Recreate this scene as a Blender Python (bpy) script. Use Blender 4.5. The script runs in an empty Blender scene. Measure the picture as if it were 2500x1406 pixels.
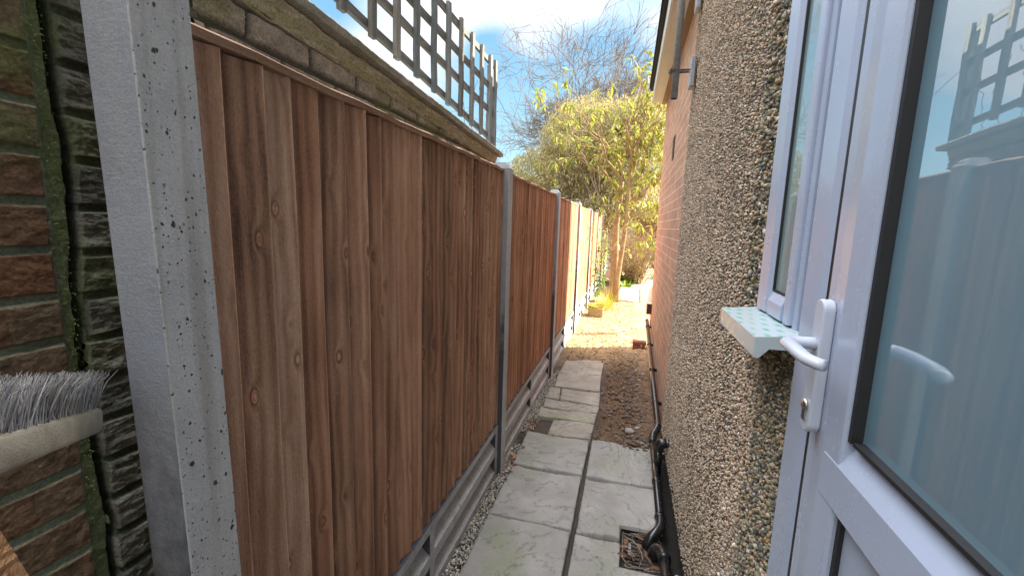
import bpy, math, random
import numpy as np
from mathutils import Vector, Matrix
rnd = random.Random(7)
R_ = math.radians
sc = bpy.context.scene
col = sc.collection

# ------------------------------------------------------------------ camera
CAM_H = 1.5
yaw, pitch, roll = 0.260226, -0.147926, 0.030559
fwd = Vector((-math.sin(yaw)*math.cos(pitch), math.cos(yaw)*math.cos(pitch), math.sin(pitch)))
rt = Vector((math.cos(yaw), math.sin(yaw), 0)); up = rt.cross(fwd)
r2 = rt*math.cos(roll)+up*math.sin(roll); u2 = -rt*math.sin(roll)+up*math.cos(roll)
cd = bpy.data.cameras.new('camera'); cam = bpy.data.objects.new('camera', cd); col.objects.link(cam)
m = Matrix(((r2.x,u2.x,-fwd.x,0),(r2.y,u2.y,-fwd.y,0),(r2.z,u2.z,-fwd.z,CAM_H),(0,0,0,1)))
cam.matrix_world = m
cd.sensor_width = 36; cd.sensor_fit = 'HORIZONTAL'; cd.lens = 36*1046.85/2500
cd.clip_start = 0.02; cd.clip_end = 2000
sc.camera = cam

# ------------------------------------------------------------------ sun, sky, exposure
SUN_EL, SUN_AZ = R_(30), R_(66)          # azimuth from +Y towards +X
sdir = Vector((math.sin(SUN_AZ)*math.cos(SUN_EL), math.cos(SUN_AZ)*math.cos(SUN_EL), math.sin(SUN_EL)))
sl = bpy.data.lights.new('sun', 'SUN'); sl.energy = 5; sl.angle = R_(0.5); sl.color = (1, .89, .71)
so = bpy.data.objects.new('sun', sl); col.objects.link(so); so.location = (8, 8, 12)
so.rotation_euler = sdir.to_track_quat('Z', 'Y').to_euler()
sc.view_settings.view_transform = 'Standard'; sc.view_settings.look = 'None'
sc.view_settings.exposure = 1.9; sc.view_settings.gamma = 1
sc.view_settings.use_curve_mapping = False

class NT:
    """tiny node builder"""
    def __init__(s, tree): s.t = tree; s.n = tree.nodes; s.l = tree.links
    def new(s, typ, ins=None, **kw):
        n = s.n.new(typ)
        for k, v in kw.items(): setattr(n, k, v)
        for k, v in (ins or {}).items():
            if isinstance(v, bpy.types.NodeSocket): s.l.new(v, n.inputs[k])
            else: n.inputs[k].default_value = v
        return n
    def math(s, op, a, b=0.0, c=0.0, clamp=False):
        return s.new('ShaderNodeMath', {0: a, 1: b, 2: c}, operation=op, use_clamp=clamp).outputs[0]
    def vmath(s, op, a, b=(0,0,0)):
        return s.new('ShaderNodeVectorMath', {0: a, 1: b}, operation=op).outputs[0]
    def noise(s, vec, scale, detail=4, rough=.55, dist=0, out=0):
        return s.new('ShaderNodeTexNoise', {'Vector': vec, 'Scale': scale, 'Detail': detail, 'Roughness': rough, 'Distortion': dist}).outputs[out]
    def voro(s, vec, scale, feature='F1', out='Distance', rand=1):
        n = s.new('ShaderNodeTexVoronoi', None, feature=feature); s.l.new(vec, n.inputs['Vector'])
        n.inputs['Scale'].default_value = scale; n.inputs['Randomness'].default_value = rand
        return n.outputs[out]
    def ramp(s, fac, stops, interp='LINEAR'):
        n = s.new('ShaderNodeValToRGB', {0: fac}); cr = n.color_ramp; cr.interpolation = interp
        while len(cr.elements) < len(stops): cr.elements.new(.5)
        for e, (p, c) in zip(cr.elements, stops):
            e.position = p; e.color = (c, c, c, 1) if isinstance(c, (int, float)) else (*c, 1)
        return n.outputs[0]
    def mix(s, fac, a, b, mode='MIX'):
        n = s.new('ShaderNodeMix', None, data_type='RGBA', blend_type=mode)
        for sock, v in ((n.inputs[0], fac), (n.inputs[6], a), (n.inputs[7], b)):
            if isinstance(v, bpy.types.NodeSocket): s.l.new(v, sock)
            else: sock.default_value = v if not isinstance(v, tuple) else (*v, 1)[:4]
        return n.outputs[2]
    def mapv(s, vec, scale, loc=(0,0,0)):
        return s.new('ShaderNodeMapping', {'Vector': vec, 'Scale': scale, 'Location': loc}).outputs[0]
    def bump(s, h, strength=.5, dist=.01, normal=None):
        ins = {'Height': h, 'Strength': strength, 'Distance': dist}
        if normal is not None: ins['Normal'] = normal
        return s.new('ShaderNodeBump', ins).outputs[0]

w = bpy.data.worlds.new('World'); sc.world = w; w.use_nodes = True
T = NT(w.node_tree); T.n.clear()
sky = T.new('ShaderNodeTexSky', None, sky_type='NISHITA', sun_disc=False, sun_elevation=SUN_EL, sun_rotation=SUN_AZ, air_density=1.0, dust_density=.6, ozone_density=2.2)
tc = T.new('ShaderNodeTexCoord').outputs['Generated']
sep = T.new('ShaderNodeSeparateXYZ', {0: tc})
zz = T.math('MAXIMUM', sep.outputs[2], .02)
den = T.math('ADD', zz, .12)
px_ = T.math('DIVIDE', sep.outputs[0], den); py_ = T.math('DIVIDE', sep.outputs[1], den)
pv = T.new('ShaderNodeCombineXYZ', {0: px_, 1: py_, 2: 0.0}).outputs[0]
CL_OFF = (3.1, 1.7, 0)
n1 = T.noise(T.vmath('ADD', pv, CL_OFF), .55, 9, .56, .15)
# broad cloud masses, each given by its direction in the sky: (x, y, z, cos-width, amount)
def pdir(px, py):
    v = (px-1250)*r2 + (py-703)*(-u2) + 1046.85*fwd
    return v.normalized()
def mdir(px, py):
    d = pdir(px, py); d.x = -d.x; return d
bl = None
for (d, wd, am) in [(mdir(2380, 170), .010, .34), (mdir(2240, 60), .006, -.25), (mdir(2300, 340), .012, -.30), (pdir(1340, 40), .022, .46), (pdir(1120, 20), .008, .32), (pdir(980, 190), .012, .24), (pdir(1600, 120), .004, .30),
                    (pdir(1250, 300), .03, -.34), (pdir(1560, 50), .005, -.16), (pdir(1430, 330), .03, -.30), (pdir(1190, 90), .0022, -.26), (pdir(830, 30), .006, -.10), (pdir(1500, 230), .010, -.18),
                    (Vector((-.62, .38, .55)).normalized(), .06, .22), (Vector((-.3, -.6, .75)).normalized(), .5, .45), (Vector((0, -.1, 1)).normalized(), .22, .40)]:  # last two lie behind and overhead, unseen, added as fill for the alley
    dt = T.new('ShaderNodeVectorMath', {0: T.vmath('NORMALIZE', tc), 1: tuple(d)}, operation='DOT_PRODUCT').outputs['Value']
    e = T.math('MULTIPLY', T.math('EXPONENT', T.math('DIVIDE', T.math('SUBTRACT', dt, 1.0), wd)), am)
    bl = e if bl is None else T.math('ADD', bl, e)
cm = T.math('ADD', n1, bl)
cmask = T.ramp(cm, [(.52, 0), (.66, .75), (.8, 1)])
n2 = T.noise(T.vmath('ADD', pv, (9, 4, 0)), 1.6, 6, .6)
ccol = T.mix(T.ramp(n2, [(.35, 0), (.6, 1)]), (.80, .84, .92), (1.0, 1.0, 1.0))
# unseen cloud overhead is brightened strongly, added to fill the shaded alley
bright = T.math('ADD', 4.1, T.math('MULTIPLY', T.math('POWER', zz, 3.0), 30.0))
cc = T.vmath('MULTIPLY', ccol, T.new('ShaderNodeCombineXYZ', {0: bright, 1: bright, 2: bright}).outputs[0])
skc = T.mix(.60, T.vmath('MULTIPLY', sky.outputs[0], (.8, .8, .8)), T.mix(T.ramp(zz, [(.12, 0), (.55, 1)]), (2.7, 4.6, 5.4), (.6, 2.4, 4.7)))
fin = T.mix(cmask, skc, cc)
bg = T.new('ShaderNodeBackground', {'Color': fin, 'Strength': 0.068})
T.l.new(bg.outputs[0], T.new('ShaderNodeOutputWorld').inputs[0])

# ------------------------------------------------------------------ numpy noise
def _hash(i, j, k, seed):
    h = (i.astype(np.int64)*374761393 + j.astype(np.int64)*668265263 + k.astype(np.int64)*2147483647 + seed*1274126177) & 0xffffffff
    h = ((h ^ (h >> 13))*1274126177) & 0xffffffff
    h = ((h ^ (h >> 16))*2246822519) & 0xffffffff
    return ((h ^ (h >> 15)) & 0xffff)/65535.0
def vnoise(x, y, z=None, seed=0):
    if z is None: z = np.zeros_like(x)
    i, j, k = np.floor(x), np.floor(y), np.floor(z)
    fx, fy, fz = x-i, y-j, z-k
    fx, fy, fz = [f*f*(3-2*f) for f in (fx, fy, fz)]
    r = 0
    for a in (0, 1):
        for b in (0, 1):
            for c in (0, 1):
                wgt = (fx if a else 1-fx)*(fy if b else 1-fy)*(fz if c else 1-fz)
                r = r + wgt*_hash(i+a, j+b, k+c, seed)
    return r
def fbm(x, y, z=None, seed=0, oct=4, gain=.5):
    s = 0; a = 1; t = 0; f = 1
    for o in range(oct):
        s = s + a*vnoise(x*f+13.1*o, y*f+7.7*o, None if z is None else z*f+3.3*o, seed+o*17); t += a; a *= gain; f *= 2.03
    return s/t

# ------------------------------------------------------------------ object helpers
def link_mesh(name, me, mat, parent=None):
    o = bpy.data.objects.new(name, me); col.objects.link(o)
    if mat is not None:
        for mm in (mat if isinstance(mat, (list, tuple)) else [mat]): me.materials.append(mm)
    if parent is not None: o.parent = parent
    return o
def np_mesh(name, V, F, mat, parent=None, colr=None, smooth=False, attr='col'):
    """V (n,3); F (m,k) all same k; colr per-vertex (n,3)"""
    me = bpy.data.meshes.new(name); V = np.asarray(V, np.float32); F = np.asarray(F, np.int32)
    k = F.shape[1]
    me.vertices.add(len(V)); me.vertices.foreach_set('co', V.ravel())
    me.loops.add(F.size); me.loops.foreach_set('vertex_index', F.ravel())
    me.polygons.add(len(F)); me.polygons.foreach_set('loop_start', np.arange(0, F.size, k, dtype=np.int32))
    me.polygons.foreach_set('use_smooth', np.full(len(F), smooth, dtype=bool))
    me.update(calc_edges=True)
    if colr is not None:
        a = me.color_attributes.new(attr, 'FLOAT_COLOR', 'POINT')
        c = np.ones((len(V), 4), np.float32); c[:, :3] = colr; a.data.foreach_set('color', c.ravel())
    me.validate()
    return link_mesh(name, me, mat, parent)

class MB:
    """mixed polygon mesh builder; every vertex carries one id value (v, random) as colour"""
    def __init__(s): s.v = []; s.f = []; s.c = []; s.s = []
    def add(s, vs, fs, c=(0,0,0), smooth=False):
        b = len(s.v); s.v += [tuple(p) for p in vs]; s.c += [c]*len(vs)
        s.f += [tuple(i+b for i in f) for f in fs]; s.s += [smooth]*len(fs)
    def box(s, a, b, c=(0,0,0), bev=0):
        x0, y0, z0 = [min(a[i], b[i]) for i in range(3)]; x1, y1, z1 = [max(a[i], b[i]) for i in range(3)]
        if bev <= 0:
            s.add([(x0,y0,z0),(x1,y0,z0),(x1,y1,z0),(x0,y1,z0),(x0,y0,z1),(x1,y0,z1),(x1,y1,z1),(x0,y1,z1)],
                  [(0,3,2,1),(4,5,6,7),(0,1,5,4),(1,2,6,5),(2,3,7,6),(3,0,4,7)], c); return
        e = bev; vs = []; idx = {}
        X = (x0, x1); Y = (y0, y1); Z = (z0, z1); sg = (1, -1)
        for i in (0,1):
            for j in (0,1):
                for k in (0,1):
                    for ax in range(3):
                        p = [X[i], Y[j], Z[k]]; 
                        for q in range(3):
                            if q != ax: p[q] += e*sg[(i,j,k)[q]]
                        idx[(i,j,k,ax)] = len(vs); vs.append(p)
        fs = []
        for ax in range(3):
            o = [q for q in range(3) if q != ax]
            for sd in (0,1):
                q = []
                for (a_, b_) in ((0,0),(1,0),(1,1),(0,1)):
                    t = [0,0,0]; t[ax] = sd; t[o[0]] = a_; t[o[1]] = b_; q.append(idx[(*t, ax)])
                fs.append(q)
            for a_ in (0,1):
                for b_ in (0,1):
                    t0 = [0,0,0]; t0[o[0]] = a_; t0[o[1]] = b_; t1 = list(t0); t1[ax] = 1
                    fs.append([idx[(*t0, o[0])], idx[(*t1, o[0])], idx[(*t1, o[1])], idx[(*t0, o[1])]])
        for i in (0,1):
            for j in (0,1):
                for k in (0,1): fs.append([idx[(i,j,k,q)] for q in range(3)])
        s.add(vs, fs, c)
    def prism(s, prof, axis, a, b, c=(0,0,0), smooth=False):
        """closed profile (list of 2d points) extruded along axis from a to b"""
        n = len(prof); o = [q for q in range(3) if q != axis]; vs = []
        for t in (a, b):
            for p in prof:
                q = [0,0,0]; q[axis] = t; q[o[0]] = p[0]; q[o[1]] = p[1]; vs.append(q)
        fs = [tuple(range(n)), tuple(range(2*n-1, n-1, -1))] + [(i, (i+1) % n, n+(i+1) % n, n+i) for i in range(n)]
        s.add(vs, fs, c, smooth)
    def tube(s, pts, rad, n=8, c=(0,0,0), caps=True, smooth=True, flat=1.0):
        pts = [Vector(p) for p in pts]; N = len(pts)
        if not isinstance(rad, (list, tuple)): rad = [rad]*N
        b = []; prev = None
        for i, p in enumerate(pts):
            d = (pts[min(i+1, N-1)]-pts[max(i-1, 0)]).normalized()
            if prev is None:
                a = Vector((0,0,1)) if abs(d.z) < .9 else Vector((1,0,0))
                u = d.cross(a).normalized()
            else:
                u = (prev - d*prev.dot(d))
                u = u.normalized() if u.length > 1e-6 else d.orthogonal().normalized()
            prev = u; v = d.cross(u)
            for k in range(n):
                t = 2*math.pi*k/n; b.append(p + (u*math.cos(t)+v*math.sin(t)*flat)*rad[i])
        fs = [(i*n+k, i*n+(k+1) % n, (i+1)*n+(k+1) % n, (i+1)*n+k) for i in range(N-1) for k in range(n)]
        if caps: fs += [tuple(range(n-1, -1, -1)), tuple(range((N-1)*n, N*n))]
        s.add(b, fs, c, smooth)
    def build(s, name, mat, parent=None, bevel=0, seg=2, norm=True):
        me = bpy.data.meshes.new(name); me.from_pydata([tuple(p) for p in s.v], [], s.f)
        me.polygons.foreach_set('use_smooth', s.s)
        if norm:
            import bmesh
            bm = bmesh.new(); bm.from_mesh(me); bmesh.ops.recalc_face_normals(bm, faces=bm.faces); bm.to_mesh(me); bm.free()
        a = me.color_attributes.new('col', 'FLOAT_COLOR', 'POINT')
        c = np.ones((len(s.v), 4), np.float32); c[:, :3] = np.array(s.c); a.data.foreach_set('color', c.ravel())
        o = link_mesh(name, me, mat, parent)
        if bevel:
            b = o.modifiers.new('bevel', 'BEVEL'); b.width = bevel; b.segments = seg; b.limit_method = 'ANGLE'; b.angle_limit = R_(40)
            b.harden_normals = False
        return o
def thing(name, loc=(0,0,0), label=None, cat=None, group=None, rz=0):
    o = bpy.data.objects.new(name, None); col.objects.link(o); o.location = loc; o.rotation_euler = (0,0,rz)
    o.empty_display_size = .1
    tag(o, label, cat, group); return o
def tag(o, label=None, cat=None, group=None, kind=None):
    if label: o['label'] = label
    if cat: o['category'] = cat
    if group: o['group'] = group
    if kind: o['kind'] = kind
    return o

# ------------------------------------------------------------------ materials
def mat(name, base=(.5,.5,.5), rough=.7, spec=.5, metal=0, **kw):
    mt = bpy.data.materials.new(name); mt.use_nodes = True; t = NT(mt.node_tree)
    b = t.n['Principled BSDF']; b.inputs['Base Color'].default_value = (*base, 1)
    b.inputs['Roughness'].default_value = rough; b.inputs['Specular IOR Level'].default_value = spec
    b.inputs['Metallic'].default_value = metal
    for k, v in kw.items(): b.inputs[k.replace('_', ' ')].default_value = v
    t.b = b
    t.obj = t.new('ShaderNodeTexCoord').outputs['Object']
    t.att = t.new('ShaderNodeAttribute', None, attribute_name='col').outputs['Color']
    t.mt = mt; return t
def setc(t, c, rough=None, normal=None):
    t.l.new(c, t.b.inputs['Base Color'])
    if rough is not None: t.l.new(rough, t.b.inputs['Roughness'])
    if normal is not None: t.l.new(normal, t.b.inputs['Normal'])

def wood_mat(name, dark, mid, light, knots=True, rough=.75, along=2):
    """vertical boards: grain along Z; 'col' attribute: r = random id, g = random tone, b = second random"""
    t = mat(name, mid, rough, .3)
    s = t.new('ShaderNodeSeparateColor', {0: t.att}); rid, tone, rb = s.outputs[0], s.outputs[1], s.outputs[2]
    off = t.new('ShaderNodeCombineXYZ', {0: t.math('MULTIPLY', rid, 37.0), 1: t.math('MULTIPLY', rb, 53.0), 2: t.math('MULTIPLY', rid, 91.0)}).outputs[0]
    base = t.vmath('ADD', t.obj, off)
    so = t.new('ShaderNodeSeparateXYZ', {0: base})
    yy = t.math('ADD', so.outputs[1 if along == 2 else 2], so.outputs[0])
    grain_v = t.new('ShaderNodeCombineXYZ', {0: yy, 1: so.outputs[along], 2: rid}).outputs[0]
    # knots
    kv = t.mapv(grain_v, (12.5, 7.5, 1)); kd = t.voro(kv, 1.0)
    gate = t.ramp(t.voro(kv, 1.0, out='Color'), [(.32, 0), (.33, 1)], 'CONSTANT')
    defl = t.math('MULTIPLY', t.math('EXPONENT', t.math('MULTIPLY', kd, -10.0)), t.math('MULTIPLY', gate, 8.0))
    warp = t.noise(t.mapv(grain_v, (3.2, .55, 1)), 1.0, 3, .5)
    u = t.math('ADD', t.math('ADD', t.math('MULTIPLY', yy, 62.0), t.math('MULTIPLY', warp, 11.0)), defl)
    rings = t.math('SINE', t.math('MULTIPLY', u, 2.6))
    fine = t.noise(t.mapv(grain_v, (230, 5, 1)), 1.0, 5, .6)
    fine2 = t.noise(t.mapv(grain_v, (60, 1.6, 1)), 1.0, 4, .6)
    blot = t.noise(t.mapv(grain_v, (5, 2.2, 1)), 1.0, 5, .6)
    g = t.math('ADD', t.math('MULTIPLY', rings, .10), t.math('ADD', t.math('MULTIPLY', fine, .30), t.math('ADD', t.math('MULTIPLY', fine2, .28), t.math('MULTIPLY', t.noise(t.mapv(grain_v, (210, 120, 1)), 1.0, 3, .65), .32))))
    g = t.math('ADD', g, t.math('MULTIPLY', t.math('SUBTRACT', blot, .5), .8))
    g = t.math('ADD', g, t.math('MULTIPLY', t.math('SUBTRACT', tone, .5), .30))
    c = t.ramp(g, [(.08, dark), (.44, mid), (.80, light)])
    hue = t.mix(t.ramp(rb, [(.3, 0), (1, 1)]), c, t.mix(1.0, c, (1.08, .86, .74), 'MULTIPLY'))
    knotm = t.math('MULTIPLY', t.ramp(kd, [(.08, 1), (.13, 0)]), gate)
    ringm = t.math('MULTIPLY', t.ramp(kd, [(.10, 0), (.13, .8), (.17, 0)]), gate)
    c2 = t.mix(knotm, hue, t.mix(1.0, hue, (1.45, 1.2, 1.1), 'MULTIPLY'))
    c2 = t.mix(t.math('MULTIPLY', ringm, .85), c2, dark)
    core = t.math('MULTIPLY', t.ramp(kd, [(.02, 1), (.035, 0)]), gate)
    c2 = t.mix(core, c2, tuple(d*.4 for d in dark))
    # pale scuffs and splinters
    scuff = t.ramp(t.noise(t.mapv(grain_v, (75, 9, 1)), 1.0, 3, .7), [(.70, 0), (.78, .55)])
    c2 = t.mix(scuff, c2, tuple(min(1, l*1.35) for l in light))
    h = t.math('ADD', t.math('MULTIPLY', g, .6), t.math('MULTIPLY', t.noise(t.mapv(grain_v, (160, 80, 1)), 1.0, 4, .65), .9))
    h = t.math('SUBTRACT', h, t.math('MULTIPLY', core, .5))
    setc(t, c2, None, t.bump(h, 1.0, .007))
    return t.mt

M = {}
M['fence'] = wood_mat('fence_wood', (.150,.078,.048), (.47,.262,.165), (.74,.49,.345))
M['rail'] = wood_mat('rail_wood', (.22,.12,.075), (.38,.23,.145), (.5,.33,.22), knots=False, along=1)
M['fresh'] = wood_mat('sawn_wood', (.30,.14,.06), (.50,.27,.13), (.65,.40,.22))
M['grey_rail'] = wood_mat('weathered_rail', (.10,.115,.12), (.20,.22,.225), (.33,.34,.32), along=1)
M['grey_wood'] = wood_mat('weathered_wood', (.10,.115,.12), (.20,.22,.225), (.33,.34,.32))

def concrete(name, base, pores=True, warm=(.36,.34,.31)):
    t = mat(name, base, .85, .3)
    n = t.noise(t.obj, 9, 6, .6); big = t.noise(t.mapv(t.obj, (14, 14, 1.2)), 1, 4, .5)
    c = t.mix(t.ramp(n, [(.3, 0), (.7, 1)]), tuple(b*.82 for b in base), tuple(b*1.12 for b in base))
    c = t.mix(t.ramp(big, [(.5, 0), (.68, .55)]), c, tuple(a*b/.33 for a, b in zip(warm, base)))
    fine = t.noise(t.obj, 260, 4, .7)
    c = t.mix(.3, c, t.ramp(fine, [(.3, .55*base[0]), (.7, 1.5*base[0])]))
    lines = t.noise(t.mapv(t.obj, (30, 30, 260)), 1, 3, .6)
    h = t.math('ADD', t.math('MULTIPLY', fine, .5), t.math('ADD', t.math('MULTIPLY', lines, .22), t.math('MULTIPLY', t.noise(t.obj, 55, 5, .65), .9)))
    if pores:
        wv = t.vmath('ADD', t.obj, t.vmath('MULTIPLY', t.noise(t.obj, 160, 2, .5, 0, 1), (.006,.006,.006)))
        wv = t.mapv(wv, (1, 1, .72))
        pa = t.voro(wv, 62); ga = t.voro(wv, 62, out='Color')
        pm = t.math('MULTIPLY', t.ramp(pa, [(.10, 1), (.16, 0)]), t.ramp(ga, [(.22, 0), (.26, 1)]))
        pb = t.voro(wv, 34); gb = t.voro(wv, 34, out='Color')
        pm2 = t.math('MULTIPLY', t.ramp(pb, [(.10, 1), (.14, 0)]), t.ramp(gb, [(.52, 0), (.56, 1)]))
        pc = t.voro(wv, 125); gc = t.voro(wv, 125, out='Color')
        pm3 = t.math('MULTIPLY', t.ramp(pc, [(.12, 1), (.19, 0)]), t.ramp(gc, [(.40, 0), (.44, 1)]))
        nrm = t.new('ShaderNodeSeparateXYZ', {0: t.new('ShaderNodeNewGeometry').outputs['True Normal']}).outputs[0]
        pm = t.math('MULTIPLY', t.math('MAXIMUM', t.math('MAXIMUM', pm, pm2), pm3), t.math('GREATER_THAN', nrm, .5))
        c = t.mix(t.math('MULTIPLY', pm, .92), c, (.025, .024, .024))
        h = t.math('SUBTRACT', h, t.math('MULTIPLY', pm, 2.5))
        stain = t.ramp(t.noise(t.mapv(t.obj, (26, 26, 1.0), (3, 1, 2)), 1, 3, .5), [(.55, 0), (.70, .4)])
        c = t.mix(t.math('MULTIPLY', stain, t.math('GREATER_THAN', nrm, .5)), c, (.23, .19, .15))
        # the trowelled face that looks along the passage: darker bluish tint, low blotches of grime mixed with painted shade
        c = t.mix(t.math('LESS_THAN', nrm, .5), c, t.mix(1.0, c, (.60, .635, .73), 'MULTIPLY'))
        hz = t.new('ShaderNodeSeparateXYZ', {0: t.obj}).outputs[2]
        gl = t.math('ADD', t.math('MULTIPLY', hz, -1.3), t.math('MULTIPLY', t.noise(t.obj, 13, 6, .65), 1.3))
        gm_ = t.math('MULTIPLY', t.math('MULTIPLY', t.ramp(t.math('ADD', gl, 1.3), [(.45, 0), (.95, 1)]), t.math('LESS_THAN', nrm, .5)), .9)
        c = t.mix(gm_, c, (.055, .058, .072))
    setc(t, c, None, t.bump(h, .6, .004))
    return t.mt
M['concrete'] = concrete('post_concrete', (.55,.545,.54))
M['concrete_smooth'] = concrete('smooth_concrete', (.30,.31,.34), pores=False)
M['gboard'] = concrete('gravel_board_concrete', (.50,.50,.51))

def attr_mat(name, rough=.85, bump=.3, scale=300, spec=.3, vary=.3):
    t = mat(name, (.3,.3,.3), rough, spec)
    n = t.noise(t.obj, scale, 4, .65)
    c = t.mix(1.0, t.att, t.ramp(n, [(.25, 1-vary), (.75, 1+vary)]), 'MULTIPLY')
    setc(t, c, None, t.bump(n, bump, .003)); return t.mt
M['attr'] = attr_mat('stone_surface')
M['slab'] = attr_mat('riven_slab', .75, .35, 220, .35, .22)
M['oldbrick'] = attr_mat('old_brick', .9, .6, 160, .2, .45)
M['soil'] = attr_mat('soil_surface', .95, .9, 130, .15, .5)

def plain(name, base, rough=.6, spec=.5, metal=0, vary=.12, scale=12, bump=.0, **kw):
    t = mat(name, base, rough, spec, metal, **kw)
    n = t.noise(t.obj, scale, 5, .6)
    c = t.mix(t.ramp(n, [(.3, 0), (.7, 1)]), tuple(b*(1-vary) for b in base), tuple(min(1, b*(1+vary)) for b in base))
    r = t.ramp(t.noise(t.obj, scale*4, 4, .6), [(.3, max(0, rough-.06)), (.7, min(1, rough+.08))])
    setc(t, c, r, t.bump(t.noise(t.obj, scale*14, 3, .6), bump, .002) if bump else None); return t.mt
M['upvc'] = plain('white_plastic', (.37,.43,.57), .20, .5, vary=.02, scale=3)
def upvc_mat():
    t = mat('white_plastic', (.37,.43,.57), .2, .5)
    n = t.noise(t.obj, 7, 6, .65); st_ = t.noise(t.mapv(t.obj, (60, 60, 3)), 1, 4, .6); sp = t.noise(t.obj, 320, 2, .5)
    c = t.mix(t.ramp(n, [(.35, 0), (.75, .30)]), (.385,.445,.585), (.30,.335,.41))
    c = t.mix(t.ramp(st_, [(.58, 0), (.74, .10)]), c, (.24,.25,.28))
    c = t.mix(t.ramp(sp, [(.74, 0), (.80, .25)]), c, (.20,.20,.20))
    setc(t, c, t.ramp(n, [(.3, .16), (.7, .34)]), t.bump(t.noise(t.obj, 24, 3, .5), .05, .003)); return t.mt
M['upvc'] = upvc_mat()
M['gasket'] = plain('black_rubber', (.015,.015,.017), .5)
M['handle'] = plain('white_enamel', (.50,.54,.64), .18, .6, vary=.02)
M['chrome'] = plain('dull_chrome', (.5,.5,.5), .3, .5, 1.0)
M['blackpipe'] = plain('black_plastic', (.018,.017,.018), .22, .6, vary=.3, scale=30)
M['brownpipe'] = plain('dusty_black_plastic', (.035,.028,.022), .28, .6, vary=.4, scale=30)
M['galv'] = plain('galvanised_steel', (.36,.37,.40), .42, .5, .6, vary=.25, scale=60, bump=.2)
M['steel_dark'] = plain('rusty_dark_steel', (.10,.085,.075), .6, .4, .5, vary=.4, scale=90, bump=.3)
M['black'] = plain('bitumen', (.012,.012,.012), .7, .3, vary=.4, bump=.4)
M['fascia'] = plain('white_board', (.58,.59,.60), .35, .4, vary=.06, scale=4)
M['roof'] = plain('dark_roof_felt', (.035,.034,.036), .8, .3, vary=.3, bump=.5)
M['iron'] = plain('cast_iron', (.03,.028,.026), .5, .5, .3, vary=.5, scale=80, bump=.4)
M['brownbox'] = plain('brown_plastic', (.075,.030,.022), .45)
M['cable'] = plain('grey_cable', (.12,.12,.12), .6)
M['pale'] = plain('pale_plastic', (.62,.60,.55), .5, vary=.1, bump=.2)
M['wicker'] = plain('dry_wicker', (.45,.36,.20), .8, vary=.3, scale=50, bump=.8)

def glass_mat(name, base, coat_ior=2.0):
    t = mat(name, base, .06, .5, IOR=1.5)
    t.b.inputs['Coat Weight'].default_value = 1; t.b.inputs['Coat IOR'].default_value = coat_ior; t.b.inputs['Coat Roughness'].default_value = .0
    t.b.inputs['Roughness'].default_value = .35
    n = t.noise(t.obj, 2.2, 3, .5)
    setc(t, t.mix(t.ramp(n, [(.3, 0), (.7, 1)]), tuple(b*.85 for b in base), tuple(b*1.1 for b in base)))
    return t.mt
M['frost'] = glass_mat('frosted_double_glazing', (.16,.29,.375), 3.4)
M['pane'] = glass_mat('window_glazing', (.20,.30,.31), 2.0)

def brick_mat(name, c1, c2, mortar, bump=.6, sc_=1.0, axis='YZ'):
    t = mat(name, c1, .85, .25)
    s = t.new('ShaderNodeSeparateXYZ', {0: t.obj})
    v = t.new('ShaderNodeCombineXYZ', {0: s.outputs[1 if axis == 'YZ' else 0], 1: s.outputs[2], 2: 0.0}).outputs[0]
    wob = t.vmath('ADD', v, t.vmath('MULTIPLY', t.vmath('SUBTRACT', t.noise(t.obj, 30, 2, .5, 0, 1), (.5,.5,.5)), (.006,.006,0)))
    b = t.new('ShaderNodeTexBrick', {'Vector': wob, 'Color1': (*c1, 1), 'Color2': (*c2, 1), 'Mortar': (*mortar, 1), 'Scale': 1.0, 'Mortar Size': .0055,
              'Mortar Smooth': .25, 'Bias': 0.0, 'Brick Width': .225*sc_, 'Row Height': .075*sc_})
    n = t.noise(t.obj, 90, 5, .7); nb = t.noise(t.obj, 6, 4, .6)
    c = t.mix(1.0, b.outputs[0], t.ramp(n, [(.25, .72), (.75, 1.25)]), 'MULTIPLY')
    c = t.mix(1.0, c, t.ramp(nb, [(.3, .8), (.7, 1.15)]), 'MULTIPLY')
    drag = t.noise(t.mapv(t.obj, (60, 160, 22)), 1.0, 3, .6)
    h = t.math('ADD', t.math('MULTIPLY', b.outputs[1], -1.0), t.math('MULTIPLY', t.math('ADD', n, drag), .25))
    setc(t, c, None, t.bump(h, bump, .008)); return t.mt
M['redbrick'] = brick_mat('orange_brick', (.50,.285,.19), (.40,.225,.155), (.52,.42,.34))
M['farbrick'] = brick_mat('chimney_brick', (.25,.15,.12), (.18,.12,.10), (.35,.32,.28), axis='XZ')

def leaf_mat(name, c1, c2, trans=.45, rough=.45):
    mt = bpy.data.materials.new(name); mt.use_nodes = True; t = NT(mt.node_tree); t.n.clear()
    att = t.new('ShaderNodeAttribute', None, attribute_name='col').outputs['Color']
    s = t.new('ShaderNodeSeparateColor', {0: att})
    c = t.mix(s.outputs[0], c1, c2)
    d = t.new('ShaderNodeBsdfPrincipled', {'Base Color': c, 'Roughness': rough, 'Specular IOR Level': .5})
    tr = t.new('ShaderNodeBsdfTranslucent', {'Color': t.mix(1.0, c, (1.5, 1.6, .6), 'MULTIPLY')})
    mx = t.new('ShaderNodeMixShader', {0: trans, 1: d.outputs[0], 2: tr.outputs[0]})
    t.l.new(mx.outputs[0], t.new('ShaderNodeOutputMaterial').inputs[0]); return mt
M['leaf'] = leaf_mat('evergreen_leaf', (.14,.165,.045), (.38,.345,.14))
M['leaf_olive'] = leaf_mat('olive_leaf', (.24,.20,.10), (.50,.41,.25), .35, .55)
M['leaf_gold'] = leaf_mat('golden_grass', (.30,.34,.05), (.5,.42,.14), .4)
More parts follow.
